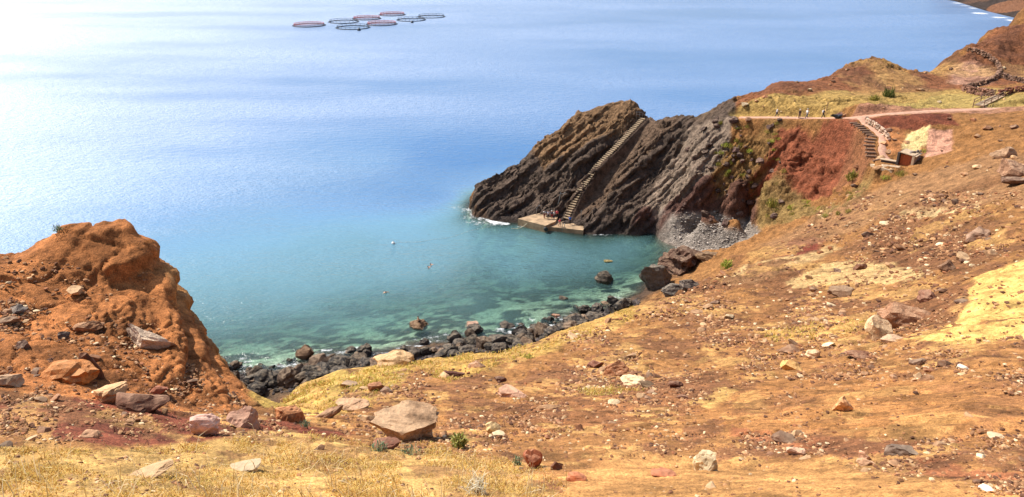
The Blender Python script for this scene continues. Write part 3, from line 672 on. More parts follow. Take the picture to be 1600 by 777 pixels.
hero(386,737,48,11,(168,146,116),'thin pale stone lying in the dry grass',name='stone',thin=.14)
hero(605,704,46,22,(122,74,56),'dark red-brown clod in front of the largest boulder',name='stone')
hero(246,618,34,18,(150,84,60),'red-brown stone just behind the tip of the dark-tipped slab',name='stone')
hero(140,686,34,16,(192,146,110),'flat pale stone in the red rubble at left',name='stone',thin=.25)
hero(1242,712,30,18,(200,160,130),'pale pink stone in the rubble gully below the dark brown low stone',name='stone')
hero(1352,728,28,12,(198,154,118),'flat tan stone low in the rubble gully',name='stone')
hero(1540,768,20,10,(228,208,184),'white stone at the bottom right corner of the slope',name='stone')

# loose stones over the slope: each its own object
tones = [(132,92,62),(150,108,74),(170,128,90),(186,148,108),(112,76,54),(204,178,140),(138,90,60),(98,68,52)]
def in_poly(px, py, poly):
    ins = False
    for (x0, y0), (x1, y1) in zip(poly, poly[1:]+poly[:1]):
        if (y0 > py) != (y1 > py) and px < (x1-x0)*(py-y0)/(y1-y0)+x0: ins = not ins
    return ins
CALM = [[(1530,430),(1600,410),(1600,525),(1400,540),(1480,512)],[(1080,640),(1200,592),(1500,600),(1600,620),(1600,680),(1350,685),(1150,670)],[(880,740),(1000,710),(1300,730),(1500,760),(1600,777),(880,777)],[(0,690),(560,690),(850,740),(880,777),(0,777)],[(80,345),(250,345),(330,560),(250,560),(160,480),(0,470),(0,390)]]
def slope_spots(n, seed, calm_keep=.12):
    rg = np.random.default_rng(seed); out = []
    while len(out) < n:
        px = rg.uniform(0, 1600); py = rg.uniform(300, 777)
        edge = np.interp(px, [0,250,400,460,590,720,860,1000,1130,1200,1320,1420,1600], [400,430,640,615,582,570,528,485,425,395,300,275,215])
        if py < edge: continue
        k = calm_keep if any(in_poly(px, py, q) for q in CALM) else 1.0
        if fbm(np.array([px/70.]), np.array([py/35.]), oct=3)[0]*2.2+.4 < rg.random()*1.1: k *= .12
        if rg.random() < k: out.append((px, py))
    return np.array(out)
S = slope_spots(290, 21); X, Y, Zs = hit(S[:, 0], S[:, 1])
for i in range(len(S)):
    r = math.hypot(X[i], Y[i]); sl = math.hypot(r, EYE-Zs[i]); w = sl/FPX*(7+16*RNG.random()**2.6)
    t = np.array(tones[RNG.integers(len(tones))])*RNG.uniform(.85, 1.1)
    put_rock('stone', SMALL[i % 9], X[i], Y[i], Zs[i], w, w*RNG.uniform(.6, .95), w*RNG.uniform(.3, .65), RNG.uniform(0, 6.28), np.clip(t, 20, 240), (RNG.normal(0, .25), RNG.normal(0, .25)), .3,
             'small loose stone lying among the rubble of the near slope', 'stone', 'loose stones scattered over the slope')
# gravel and chips that nobody could count
def pile(name, P, W, cols, mat, sub=1, squash=.6, seed=1, parent=None):
    rg = np.random.default_rng(seed); protos = []
    for k in range(6):
        V, F = rock_shape(900+k+seed, sub=sub, planes=6, rough=.08); protos.append((V, F))
    n = len(P); allV, allF, allC = [], [], []; off = 0
    for k, (V, F) in enumerate(protos):
        idx = np.arange(k, n, 6)
        if not len(idx): continue
        a = rg.uniform(0, 6.28, len(idx)); c, s = np.cos(a), np.sin(a)
        sc = np.stack([W[idx], W[idx]*rg.uniform(.6, 1, len(idx)), W[idx]*squash*rg.uniform(.5, 1.2, len(idx))], -1)
        v = V[None]*sc[:, None]; x = v[..., 0]*c[:, None]-v[..., 1]*s[:, None]; y = v[..., 0]*s[:, None]+v[..., 1]*c[:, None]
        v = np.stack([x, y, v[..., 2]], -1)+P[idx][:, None]
        allV.append(v.reshape(-1, 3)); allF.append((F[None]+(np.arange(len(idx))*len(V))[:, None, None]+off).reshape(-1, 3)); off += len(idx)*len(V)
        allC.append(np.repeat(cols[idx], len(V), 0))
    return mesh_np(name, np.concatenate(allV), np.concatenate(allF), mat, False, {'tone': np.concatenate(allC)}, parent)
def tone_mat():
    m, nt = new_mat('chips'); N = NT(nt)
    c = N.n('ShaderNodeAttribute', attribute_name='tone').outputs['Color']; P = N.n('ShaderNodeNewGeometry').outputs['Position']
    c = N.mix(1.0, c, N.ramp(N.noise(P, 9.0, 5, .7), [(.3, .65), (.5, 1.0), (.7, 1.3)]), 'MULTIPLY')
    b = N.n('ShaderNodeBsdfPrincipled', {'Base Color': c, 'Roughness': .9}); b.inputs['Specular IOR Level'].default_value = .2; N.out(b.outputs[0]); return m
M_CHIP = tone_mat()
S = slope_spots(28000, 33, .14); X, Y, Zs = hit(S[:, 0], S[:, 1], n=260)
sl = np.hypot(np.hypot(X, Y), EYE-Zs); W = sl/FPX*(2.0+6.0*RNG.random(len(S))**2.6)
cc = s2l(np.array(tones)[RNG.choice(8, size=len(S), p=[.2,.17,.13,.08,.18,.05,.09,.1])])*RNG.uniform(.7, 1.25, (len(S), 1))
tag(pile('gravel', np.stack([X, Y, Zs+W*.08], -1), W, cc, M_CHIP), kind='stuff')

# ------------------------------------------------------------------ the shore
hero(943,448,33,28,(66,58,50),'lone dark boulder standing in the cove water off the grey block',me=RND[5],zz=-.5,deep=.9)
hero(950,412,16,7,(128,112,66),'small yellowish rock awash beyond the lone dark boulder',name='rock',zz=-.2)
hero(880,470,17,9,(70,62,54),'small dark rock awash left of the lone dark boulder',name='rock',zz=-.2)
hero(477,562,31,24,(110,82,60),'brown pointed boulder standing at the water edge left of the shore',zz=.0,deep=.8)
SIT = hero(655,518,34,19,(104,76,52),'brown rock in the shallows with a bather sitting on it',name='rock',zz=-.35,deep=.9,me=RND[6])
hero(737,512,24,9,(150,116,98),'pinkish flat rock awash in the shallows',name='rock',zz=-.2)
hero(868,498,18,8,(150,110,88),'pinkish flat rock awash further along the shore',name='rock',zz=-.1)
hero(1022,455,56,52,(96,88,80),'large smooth grey block at the head of the shore under the brown crag',name='rock',deep=.7,sink=.15,seed=63)
hero(1064,430,84,52,(94,66,52),'broad red-brown crag above the large smooth grey block',name='crag',deep=.9,sink=.2,me=rock_mesh_data('crag', 65, sub=4, planes=6, rough=.17, cut=(.6, .95)))
hero(1106,412,46,24,(116,88,62),'tan crag beside the pebble beach',name='crag',deep=.9,seed=66)
hero(1055,462,50,22,(100,92,84),'long grey block at the foot of the large smooth grey block',name='rock',seed=67)
hero(1080,452,44,18,(92,80,72),'second grey block resting against the red-brown crag',name='rock',seed=68)
hero(958,478,28,20,(64,58,54),'dark flat-topped boulder at the head of the shore',seed=69)
hero(795,522,38,16,(84,72,62),'dark flat boulder lying farthest out on the middle of the shore')
hero(710,536,26,20,(58,52,48),'dark squarish boulder in the shallows at the middle of the shore')
hero(570,556,26,20,(48,44,42),'black boulder at the left part of the shore behind the pale lumpy boulder')
rg = np.random.default_rng(50); n = 0; pts = []
xl = [340,430,500,570,640,700,760,820,880,930,985]; yl = [572,575,562,556,548,535,525,515,500,485,470]; ye = [606,616,604,588,576,566,556,542,520,508,485]
while n < 262:
    px = rg.uniform(335, 990); t = rg.random()**.8; a = np.interp(px, xl, yl)-24; b = np.interp(px, xl, ye)+4
    dens = np.interp(px, [335,400,560,600,660,720,800,990], [.8,1,1,.6,.4,.75,.9,.9])
    if rg.random() > dens or (t < .45 and rg.random() < .72): continue
    pts.append((px, a+(b-a)*t)); n += 1
for i, (px, py) in enumerate(pts):
    x, y, _ = at_z(px, py, .8); x, y = float(x), float(y)
    h = float(H(np.array([x]), np.array([y]))[0]); w = .85+2.8*rg.random()**1.7
    if px > 560: w *= .85
    k = rg.uniform(.7, 1.35); base = np.array((47,43,41) if rg.random() < .72 else (88,70,56))*k
    put_rock('boulder', (ANG+RND)[rg.integers(15)], x, y, max(h, -.5), w, w*rg.uniform(.65, 1), w*rg.uniform(.5, .85), rg.uniform(0, 6.3), np.clip(base, 20, 200), (rg.normal(0, .2), rg.normal(0, .2)), .22,
             'dark wave-worn boulder heaped with others along the waterline of the cove', 'boulder', 'dark boulders heaped along the shore')
# smaller stones between the boulders; pebbles of the little beach
px = rg.uniform(335, 1000, 3200); py = np.interp(px, xl, yl)+(np.interp(px, xl, ye)+6-np.interp(px, xl, yl))*rg.random(3200)
x, y, _ = at_z(px, py, .6); h = H(x, y); m = h > -.7; W = .18+.5*rg.random(3200)**2
cc = s2l((70,62,58))*rg.uniform(.6, 1.9, (3200, 1))
tag(pile('shore_stones', np.stack([x, y, h+W*.15], -1)[m], W[m], cc[m], M_CHIP, seed=2), kind='stuff')
px = rg.normal(1132, 34, 4200); py = rg.normal(369, 10, 4200); x, y, _ = at_z(px, py, 1.4); h = H(x, y); m = (h > -.3) & (h < 4.5); W = .14+.42*rg.random(4200)**2.5
cc = s2l((164,152,140))*rg.uniform(.5, 1.25, (4200, 1))
tag(pile('beach_pebbles', np.stack([x, y, h+W*.12], -1)[m], W[m], cc[m], M_CHIP, seed=3), kind='stuff')
# lava blocks fallen on the cliff and over the headland
def on_far(px, py): return hit(px, py, 100, 300, 500)
px = rg.uniform(1060, 1230, 110); py = rg.uniform(180, 352, 110); x, y, z = on_far(px, py)
for i in range(110):
    if px[i] > 1160 and py[i] > 200 and rg.random() < .6: continue
    w = .5+1.5*rg.random()**2
    put_rock('lava_block', (ANG+RND)[rg.integers(15)], x[i], y[i], z[i], w, w*.85, w*.7, rg.uniform(0, 6), np.clip(np.array((74,54,48))*rg.uniform(.8, 1.3), 20, 200), (rg.normal(0, .3), rg.normal(0, .3)), .3,
             'dark lava block stuck in the cliff between the headland and the red slope', 'rock', 'lava blocks on the cliff above the beach')
px = rg.uniform(1150, 1600, 120); py = rg.uniform(100, 330, 120); x, y, z = on_far(px, py)
for i in range(120):
    if (1160 < px[i] < 1330 and 195 < py[i] < 300) or math.hypot(x[i], y[i]) > 270: continue
    w = .4+1.2*rg.random()**3
    put_rock('far_stone', SMALL[rg.integers(9)], x[i], y[i], z[i], w, w*.85, w*.6, rg.uniform(0, 6), np.clip(np.array(tones[rg.integers(8)])*rg.uniform(.8, 1.2), 20, 230), (0, 0), .3,
             'small stone on the far hillside around the path and the hut', 'stone', 'stones on the far hillside')
# ------------------------------------------------------------------ building helpers
def obj_bm(name, bm, mat, parent=None, smooth=False):
    me = bpy.data.meshes.new(name); bm.to_mesh(me); bm.free(); me.materials.append(mat)
    if smooth:
        for p in me.polygons: p.use_smooth = True
    o = bpy.data.objects.new(name, me); COL.objects.link(o)
    if parent: o.parent = parent
    return o
def add_prism(bm, pts, z0, z1):           # upright prism over a plan outline (z0, z1: numbers or one value per corner)
    n = len(pts); z0 = [z0]*n if np.isscalar(z0) else z0; z1 = [z1]*n if np.isscalar(z1) else z1
    lo = [bm.verts.new((p[0], p[1], z0[i])) for i, p in enumerate(pts)]; hi = [bm.verts.new((p[0], p[1], z1[i])) for i, p in enumerate(pts)]
    bm.faces.new(hi); bm.faces.new(lo[::-1])
    for i in range(n): j = (i+1) % n; bm.faces.new((lo[i], lo[j], hi[j], hi[i]))
def add_box(bm, c, s, rz=0.0, bev=0.0):
    r = bmesh.ops.create_cube(bm, size=1.0); M = Matrix.Translation(c) @ Matrix.Rotation(rz, 4, 'Z') @ Matrix.Diagonal((*s, 1))
    bmesh.ops.transform(bm, matrix=M, verts=r['verts'])
    if bev:
        ed = list({e for v in r['verts'] for e in v.link_edges}); bmesh.ops.bevel(bm, geom=ed, offset=bev, segments=1, affect='EDGES')
def add_tube(bm, pts, rad, n=6, close=False):
    pts = [Vector(p) for p in pts]; rings = []; m = len(pts)
    for i, p in enumerate(pts):
        a = pts[(i-1) % m] if close or i else pts[0]; b = pts[(i+1) % m] if close or i < m-1 else pts[-1]
        t = (b-a).normalized(); u = t.cross(Vector((0, 0, 1)) if abs(t.z) < .9 else Vector((1, 0, 0))).normalized(); w = t.cross(u)
        rr = rad if np.isscalar(rad) else rad[i]
        rings.append([bm.verts.new(p+rr*(math.cos(2*PI*k/n)*u+math.sin(2*PI*k/n)*w)) for k in range(n)])
    for i in range(m if close else m-1):
        A, B = rings[i], rings[(i+1) % m]
        for k in range(n): bm.faces.new((A[k], A[(k+1) % n], B[(k+1) % n], B[k]))
    if not close: bm.faces.new(rings[0][::-1]); bm.faces.new(rings[-1])
def empty(name, loc, rz=0, label=None, cat=None, group=None):
    o = bpy.data.objects.new(name, None); COL.objects.link(o); o.location = loc; o.rotation_euler = (0, 0, rz); o.empty_display_size = .2
    return tag(o, label, cat, group)
def recalc(bm): bmesh.ops.recalc_face_normals(bm, faces=bm.faces)
M_CONC = plain('weathered_concrete', (156,130,100), .9, 0, .5, .9)
M_STEP = plain('pale_step_stone', (158,136,108), .9, 0, .45, 1.2)
M_LOG = plain('old_timber', (134,104,82), .9, 0, .3, 5)
M_STEEL = plain('galvanised_steel', (150,150,148), .45, .7, .1, 4)
M_DARK = plain('dark_plastic_pipe', (46,52,60), .5, 0, .2, 2)
M_DOOR = plain('orange_brown_door_wood', (170,84,40), .7, 0, .25, 5)
M_WALL = plain('dark_mortared_stone', (70,60,54), .9, 0, .35, 3)
M_PALE = plain('pale_plaster', (176,152,124), .9, 0, .25, 3)
M_BLACK = plain('black_tarpaulin', (34,36,36), .35, 0, .3, 3)
M_ROPE = plain('pale_rope', (200,190,160), .9, 0, .1, 9)
M_WHITE = plain('white_float', (225,222,215), .5, 0, .1, 5)

# ------------------------------------------------------------------ stair up the headland: every step a part
root = empty('stairway', STAIR[0], 0, 'long narrow stone stair climbing the dark headland from the quay', 'stairway')
P = [Vector(p) for p in STAIR]; seg = [(b-a).length for a, b in zip(P[:-1], P[1:])]; tot = sum(seg); NS = 54
stepme = None
for i in range(NS):
    d = (i+.5)/NS*tot; k = 0
    while d > seg[k] and k < len(seg)-1: d -= seg[k]; k += 1
    t = (P[k+1]-P[k]).normalized(); p = P[k]+t*d; rz = math.atan2(t.y, t.x)
    if stepme is None:
        bm = bmesh.new(); add_box(bm, (0, 0, -.12), (.27, 1.3, .24), 0, .03); so = obj_bm('step', bm, M_STEP); stepme = so.data
    else:
        so = bpy.data.objects.new('step', stepme); COL.objects.link(so)
    so.parent = root; so.location = p-P[0]+Vector((0, 0, .27+.04*random.random())); so.rotation_euler = (0, 0, rz+random.uniform(-.06, .06)); so.scale = (1, random.uniform(.9, 1.08), 1)
# rail at the head of the stair
q = Vector(STAIR[-1]); root = empty('handrail', q+Vector((-1.4, .6, 0)), .5, 'small metal handrail arch on the crest at the head of the stair', 'handrail')
for dx in (0, .9, 1.7):
    bm = bmesh.new(); add_tube(bm, [(dx, 0, -.4), (dx, 0, 1.35-.25*dx)], .05); obj_bm('post', bm, M_STEEL, root)
bm = bmesh.new(); add_tube(bm, [(-.1, 0, 1.35), (.9, 0, 1.2), (1.8, 0, .9), (2.3, 0, .2)], .05); add_tube(bm, [(0, 0, .8), (.9, 0, .7), (1.7, 0, .5)], .04); obj_bm('rail', bm, M_STEEL, root)

# ------------------------------------------------------------------ quay
def plan(pp, z): return [tuple(float(v) for v in at_z(a, b, z)[:2]) for a, b in pp]
bm = bmesh.new(); add_prism(bm, plan([(809,342),(852,353),(868,346),(872,338),(842,333)], 1.4), -3, 1.4); recalc(bm)
tag(obj_bm('quay', bm, M_CONC), 'upper concrete quay slab at the foot of the dark headland, left of the lower one', 'quay')
bm = bmesh.new(); add_prism(bm, plan([(855,354.2),(868,355.5),(911,360),(914,354),(893,346),(880,340),(874,342),(869,347.5)], .85), -3, .85); recalc(bm)
tag(obj_bm('quay', bm, M_CONC), 'lower concrete quay slab at the foot of the stair', 'quay')
bm = bmesh.new()
c = at_z(852.5, 353, 1.35); add_tube(bm, [(c[0], c[1]-.2, .8), (c[0]+.1, c[1]-.55, .8)], .42, 10); recalc(bm)
tag(obj_bm('fender', bm, M_BLACK), 'black round fender at the outer corner of the upper quay slab', 'fender')
def pz(px, py, z): return Vector(tuple(float(v) for v in at_z(px, py, z)))
p = pz(838, 335.5, 1.4); root = empty('ladder_hoops', p, 0, 'pair of curved steel hoops at the back of the upper quay slab', 'ladder')
bm = bmesh.new(); add_tube(bm, [(0, 0, -.2), (.05, .05, 1.3), (.5, .1, 1.9), (.75, .1, 1.95)], .06); obj_bm('hoop', bm, M_STEEL, root)
bm = bmesh.new(); add_tube(bm, [(1.35, 0, -.2), (1.2, 0, .9), (.75, .1, 1.95)], .06); obj_bm('hoop', bm, M_STEEL, root)
p = hit1(872, 318); root = empty('lamp_post', p, 0, 'leaning pale post with a cross arm on the rock above the quay', 'post')
bm = bmesh.new(); add_tube(bm, [(0, 0, -.3), (.5, .1, 2.3)], .06); obj_bm('pole', bm, M_STEEL, root)
bm = bmesh.new(); add_tube(bm, [(.42, .1, 2.0), (.9, 0, 1.9), (1.4, 0, 2.2)], .045); obj_bm('arm', bm, M_STEEL, root)
p = hit1(908, 340); bm = bmesh.new(); add_tube(bm, [(0, 0, -.3), (0, 0, 1.3)], .06); add_box(bm, (0, 0, 1.3), (.3, .12, .12)); o = obj_bm('mooring_post', bm, M_STEEL); o.location = p
tag(o, 'short pale post on the rock right of the lower quay slab', 'post')
p = pz(878.5, 356, .85); root = empty('ladder', p, 0, 'thin steel ladder rail at the edge of the lower quay slab', 'ladder')
for dx in (0, .45):
    bm = bmesh.new(); add_tube(bm, [(dx, .3, 0), (dx, .1, .85), (dx, -.25, .8), (dx, -.3, -1.2)], .035); obj_bm('rail', bm, M_STEEL, root)
a, b = pz(799, 357, .3), pz(824, 349, 1.0); bm = bmesh.new(); add_tube(bm, [a.lerp(b, t)-Vector((0, 0, .5*math.sin(PI*t))) for t in np.linspace(0, 1, 9)], .05); recalc(bm)
tag(obj_bm('mooring_rope', bm, M_ROPE), 'slack pale rope running from the upper quay slab to the water', 'rope')

# ------------------------------------------------------------------ people
SKIN = (196,148,118)
PMAT = {}
def pm(c, r=.8):
    if c not in PMAT: PMAT[c] = plain('cloth_or_skin', c, r, 0, .12, 12)
    return PMAT[c]
def skin_mesh(name, V, E, R, root=0):
    me = bpy.data.meshes.new(name); me.from_pydata([tuple(v) for v in V], E, []); o = bpy.data.objects.new(name, me); COL.objects.link(o)
    o.modifiers.new('skin', 'SKIN'); 
    for i, r in enumerate(R):
        d = me.skin_vertices[0].data[i]; d.radius = (r, r) if np.isscalar(r) else r; d.use_root = (i == root)
    s = o.modifiers.new('sub', 'SUBSURF'); s.levels = 1; s.render_levels = 1
    return o
PENDING = []
POSES = {
 'stand': dict(pel=.93, tors=(0, 0, 1), legs=((.03, -.02), (-.03, .05)), knee=0, arms=((.05, .1), (.05, -.05))),
 'walk': dict(pel=.91, tors=(0, -.08, 1), legs=((0, -.34), (0, .30)), knee=.07, arms=((.08, .25), (.08, -.25))),
}
def person(loc, rz, pose, shirt, pants, hair, label, cat='person', group=None, shorts=False, h=1.72, pack=None, hat=None):
    root = empty('person', loc, rz, label, cat, group); V, E, R = [], [], []
    def v(p, r, par=None):
        V.append(Vector(p)); R.append(r)
        if par is not None: E.append((par, len(V)-1))
        return len(V)-1
    J = {}
    if pose == 'sit':
        pel = Vector((0, 0, .12)); up = Vector((0, .12, 1)).normalized(); thigh = [Vector((s*.08, -.42, .10)) for s in (1, -1)]; shin = [Vector((s*.02, -.12, -.40)) for s in (1, -1)]
        arms = [(Vector((s*.07, -.12, -.24)), Vector((-s*.03, -.18, -.14))) for s in (1, -1)]
    elif pose == 'swim':
        pel = Vector((0, .35, -.12)); up = Vector((0, -1, .25)).normalized(); thigh = [Vector((s*.1, .38, -.10)) for s in (1, -1)]; shin = [Vector((s*.05, .38, .02)) for s in (1, -1)]
        arms = [(Vector((.22, -.16, .05)), Vector((.1, -.22, -.02))), (Vector((-.24, .06, -.03)), Vector((-.12, -.14, .0)))]
    else:
        q = POSES[pose]; pel = Vector((0, 0, q['pel'])); up = Vector(q['tors']).normalized()
        thigh = [Vector((s*.02, q['legs'][i][1]*.55-q['knee'], -.44)) for i, s in enumerate((1, -1))]; shin = [Vector((0, q['legs'][i][1]*.55+q['knee'], -.42)) for i, s in enumerate((1, -1))]
        arms = [(Vector((s*.07, q['arms'][i][1]*.6, -.27)), Vector((s*.0, q['arms'][i][1]*.5-.08, -.23))) for i, s in enumerate((1, -1))]
    a = v(pel, (.15, .12)); J['pel'] = a
    w = v(pel+up*.2, (.135, .10), a); c = v(pel+up*.42, (.16, .11), w); n = v(pel+up*.56, .055, c)
    hd = up if pose != 'swim' else Vector((0, -.55, .83)).normalized()
    h1 = v(V[n]+hd*.10, (.075, .085), n); h2 = v(V[h1]+hd*.10, (.082, .098), h1); h3 = v(V[h2]+hd*.07, .05, h2)
    J.update(w=w, c=c, n=n, head=h2)
    face = Vector((0, -1, 0)) if pose != 'swim' else Vector((0, -.83, -.55))
    v(V[h1]+face*.105+hd*.03, .012, h1)                             # nose
    for s in (1, -1): v(V[h1]+Vector((s*.088, 0, 0))+hd*.03, .015, h1)   # ears
    for i, s in enumerate((1, -1)):
        sh = v(V[c]+Vector((s*.18, 0, 0))+up*.05, .062, c); el = v(V[sh]+arms[i][0], .043, sh); wr = v(V[el]+arms[i][1], .028, el)
        d = arms[i][1].normalized(); side = d.cross(Vector((1, 0, 0))).normalized(); pa = v(V[wr]+d*.06, (.035, .02), wr)
        for f in range(4):
            o_ = side*(f-1.5)*.02; L = (.07, .085, .08, .06)[f]; v(V[pa]+o_*1.2+d*L-Vector((s*.015, 0, 0)), .008, pa)
        v(V[wr]+side*.05+d*.05, .009, wr)                               # thumb
        hp = v(pel+Vector((s*.09, 0, 0))-up*.03, .09, a); kn = v(V[hp]+thigh[i], .058, hp); an = v(V[kn]+shin[i], .038, kn)
        fo = Vector((0, -.15, -.05)) if pose != 'swim' else Vector((0, .12, -.03)); v(V[an]+fo, .035, an)
        J[s] = (sh, el, wr, hp, kn, an)
    body = skin_mesh('body', V, E, R); body.parent = root; PENDING.append((body, pm(SKIN)))
    def cover(name, chains, grow, mat):
        V2, E2, R2 = [], [], []; idx = {}
        for ch in chains:
            last = None
            for k in ch:
                key = k if not isinstance(k, tuple) else k
                if key not in idx:
                    idx[key] = len(V2)
                    if isinstance(k, tuple): i0, i1, t = k; V2.append(V[i0].lerp(V[i1], t)); r0 = R[i0]; r0 = r0 if np.isscalar(r0) else r0[0]; r1 = R[i1]; r1 = r1 if np.isscalar(r1) else r1[0]; R2.append(r0*(1-t)+r1*t+grow)
                    else: V2.append(V[k]); rr = R[k]; R2.append(rr+grow if np.isscalar(rr) else (rr[0]+grow, rr[1]+grow))
                if last is not None: E2.append((last, idx[key]))
                last = idx[key]
        o = skin_mesh(name, V2, E2, R2); o.parent = root; PENDING.append((o, mat))
    if shirt: cover('shirt', [[J['pel'], (J['pel'], w, .5), w, c]]+[[c, J[s][0], (J[s][0], J[s][1], .75)] for s in (1, -1)], .032, pm(shirt))
    if pants: cover('trousers' if not shorts else 'shorts', [[(J['pel'], w, .7), J['pel']]]+[[J['pel'], J[s][3], J[s][4]]+([] if shorts else [(J[s][4], J[s][5], .9)]) for s in (1, -1)], .018, pm(pants))
    Vi, Fi = ico(2); m = Vi[:, 2] > -.35
    bm = bmesh.new(); bmesh.ops.create_icosphere(bm, subdivisions=2, radius=1)
    bmesh.ops.delete(bm, geom=[x for x in bm.verts if x.co.z < (.25 if x.co.y < .1 else -.45)], context='VERTS')
    o = obj_bm('hat' if hat else 'hair', bm, pm(hat or hair), root, True); o.location = V[h2]-face*.012+hd*.015; o.scale = (.096, .112, .10); o.rotation_euler = hd.to_track_quat('Z', 'Y').to_euler()
    if pack:
        bm = bmesh.new(); add_box(bm, V[c]*1.0+Vector((0, .17, -.1)), (.28, .16, .42), 0, .05); obj_bm('backpack', bm, pm(pack), root)
    root.scale = (h/1.72,)*3
    return root
def stand_on(px, py): return hit1(px, py)
WHITE, NAVY, RED, BLUE, BLK = (226,226,224), (40,44,70), (196,56,56), (24,110,200), (36,34,36)
zq = 1.4
person(pz(850.5,341.5,zq), 2.6, 'stand', WHITE, (110,44,44), (40,30,26), 'person in white top and dark red trousers, leftmost on the upper quay slab', group='people on the quay', pack=BLK)
person(pz(856.5,342,zq), .3, 'stand', (190,190,205), (44,44,52), (50,40,36), 'person in pale grey top and charcoal trousers, second from left on the quay', group='people on the quay')
person(pz(862,342.2,zq), -.4, 'stand', NAVY, (150,44,48), WHITE, 'person in navy top, red shorts and white cap in the quay group', group='people on the quay', shorts=True, hat=WHITE)
person(pz(865.6,342.3,zq), .9, 'stand', WHITE, NAVY, (60,44,34), 'person in white shirt and navy trousers beside the one in pink-red top', group='people on the quay')
person(pz(870.3,341,1.4), 0, 'stand', (220,84,92), BLK, (60,40,30), 'person in a pink-red top and black trousers at the back of the quay group', group='people on the quay')
person(pz(874.3,354.5,.85), .5, 'walk', (222,90,96), SKIN, (110,60,40), 'person in a coral top walking on the lower quay slab near its ladder', group='people on the quay', shorts=True)
person(pz(890.5,351,.85), .2, 'stand', BLUE, BLK, (50,40,34), 'person in a bright blue jacket and black trousers at the foot of the stair', group='people on the quay', h=1.8)
G = 'walkers on the cliff path'
person(stand_on(1213,183), 1.2, 'walk', WHITE, NAVY, (60,50,40), 'walker in white top and navy trousers, leftmost on the cliff path', group=G)
person(stand_on(1248.5,186), .2, 'stand', BLK, (90,70,70), WHITE, 'walker in black top and white hat standing at the edge of the red cliff', group=G, hat=WHITE)
person(stand_on(1260.5,185.5), -1.4, 'walk', WHITE, (70,76,100), WHITE, 'walker in white shirt, white hat and grey-blue trousers striding along the cliff edge', group=G, hat=WHITE, h=1.8)
person(stand_on(1285.5,185), 1.4, 'walk', (60,50,60), (40,38,46), (40,30,26), 'walker in dark clothes with a white backpack, rightmost on the cliff path', group=G, pack=WHITE)
person(pz(675,413.5,.0), -1.2, 'swim', None, (40,50,80), (60,40,30), 'swimmer farther out of the pair in the middle of the cove', 'person', 'swimmers', shorts=True)
person(pz(671,417.5,.0), -1.0, 'swim', None, BLK, (24,20,20), 'dark-haired swimmer nearer the shore of the pair in the middle of the cove', 'person', 'swimmers', shorts=True)
person(pz(601,457,.0), .8, 'swim', None, (40,40,50), (40,30,26), 'lone swimmer left of the pair and nearer the shore', 'person', 'swimmers', shorts=True)
_t = [v.co for v in SIT.data.vertices if abs(v.co.x) < .16 and abs(v.co.y) < .16]; p = SIT.location+Vector((0, 0, max(v.z for v in _t)*SIT.scale.z-.05)); person(p, 2.4, 'sit', None, (30,28,30), (24,20,18), 'bather in dark swimming trunks sitting on the brown rock in the shallows', 'person', shorts=True)
bpy.context.view_layer.update(); dg = bpy.context.evaluated_depsgraph_get()
for o, mt in PENDING:
    me = bpy.data.meshes.new_from_object(o.evaluated_get(dg)); me.name = o.name
    o.modifiers.clear(); o.data = me; me.materials.clear(); me.materials.append(mt)
    for pl in me.polygons: pl.use_smooth = True

# ------------------------------------------------------------------ buoys and swimming line
def buoy(px, py, s, mat, label):
    p = pz(px, py, 0); root = empty('buoy', p, 0, label, 'buoy')
    bm = bmesh.new(); bmesh.ops.create_uvsphere(bm, u_segments=12, v_segments=8, radius=s); o = obj_bm('float', bm, mat, root, True); o.location = (0, 0, s*.35)
    bm = bmesh.new(); add_tube(bm, [(0, 0, s*1.2), (0, 0, s*1.7)], s*.18); obj_bm('ring', bm, M_DARK, root)
buoy(614.5, 381, .32, M_WHITE, 'white buoy at the outer end of the rope line in the cove')
buoy(561, 48, 1.0, M_DARK, 'dark buoy just below the fish pens'); buoy(644, 36, .9, M_DARK, 'dark buoy under the right-hand fish pens')
root = empty('float_line', pz(614.5, 381, 0), 0, 'thin rope with small floats from the white buoy towards the headland', 'rope')
A = pz(614.5,381,0); B = pz(690,374,0); D = pz(770,352,0)
pts = [(A.lerp(B, t) if t < 1 else B.lerp(D, t-1))-A+Vector((0, .3*math.sin(t*9), .02)) for t in np.linspace(0, 2, 40)]
bm = bmesh.new(); add_tube(bm, pts, .012, 4); obj_bm('rope', bm, M_ROPE, root)
bm = bmesh.new()
for p in pts[1::2]:
    r = bmesh.ops.create_icosphere(bm, subdivisions=1, radius=.06); bmesh.ops.translate(bm, vec=p, verts=r['verts'])
tag(obj_bm('floats', bm, M_WHITE, root), kind='stuff')

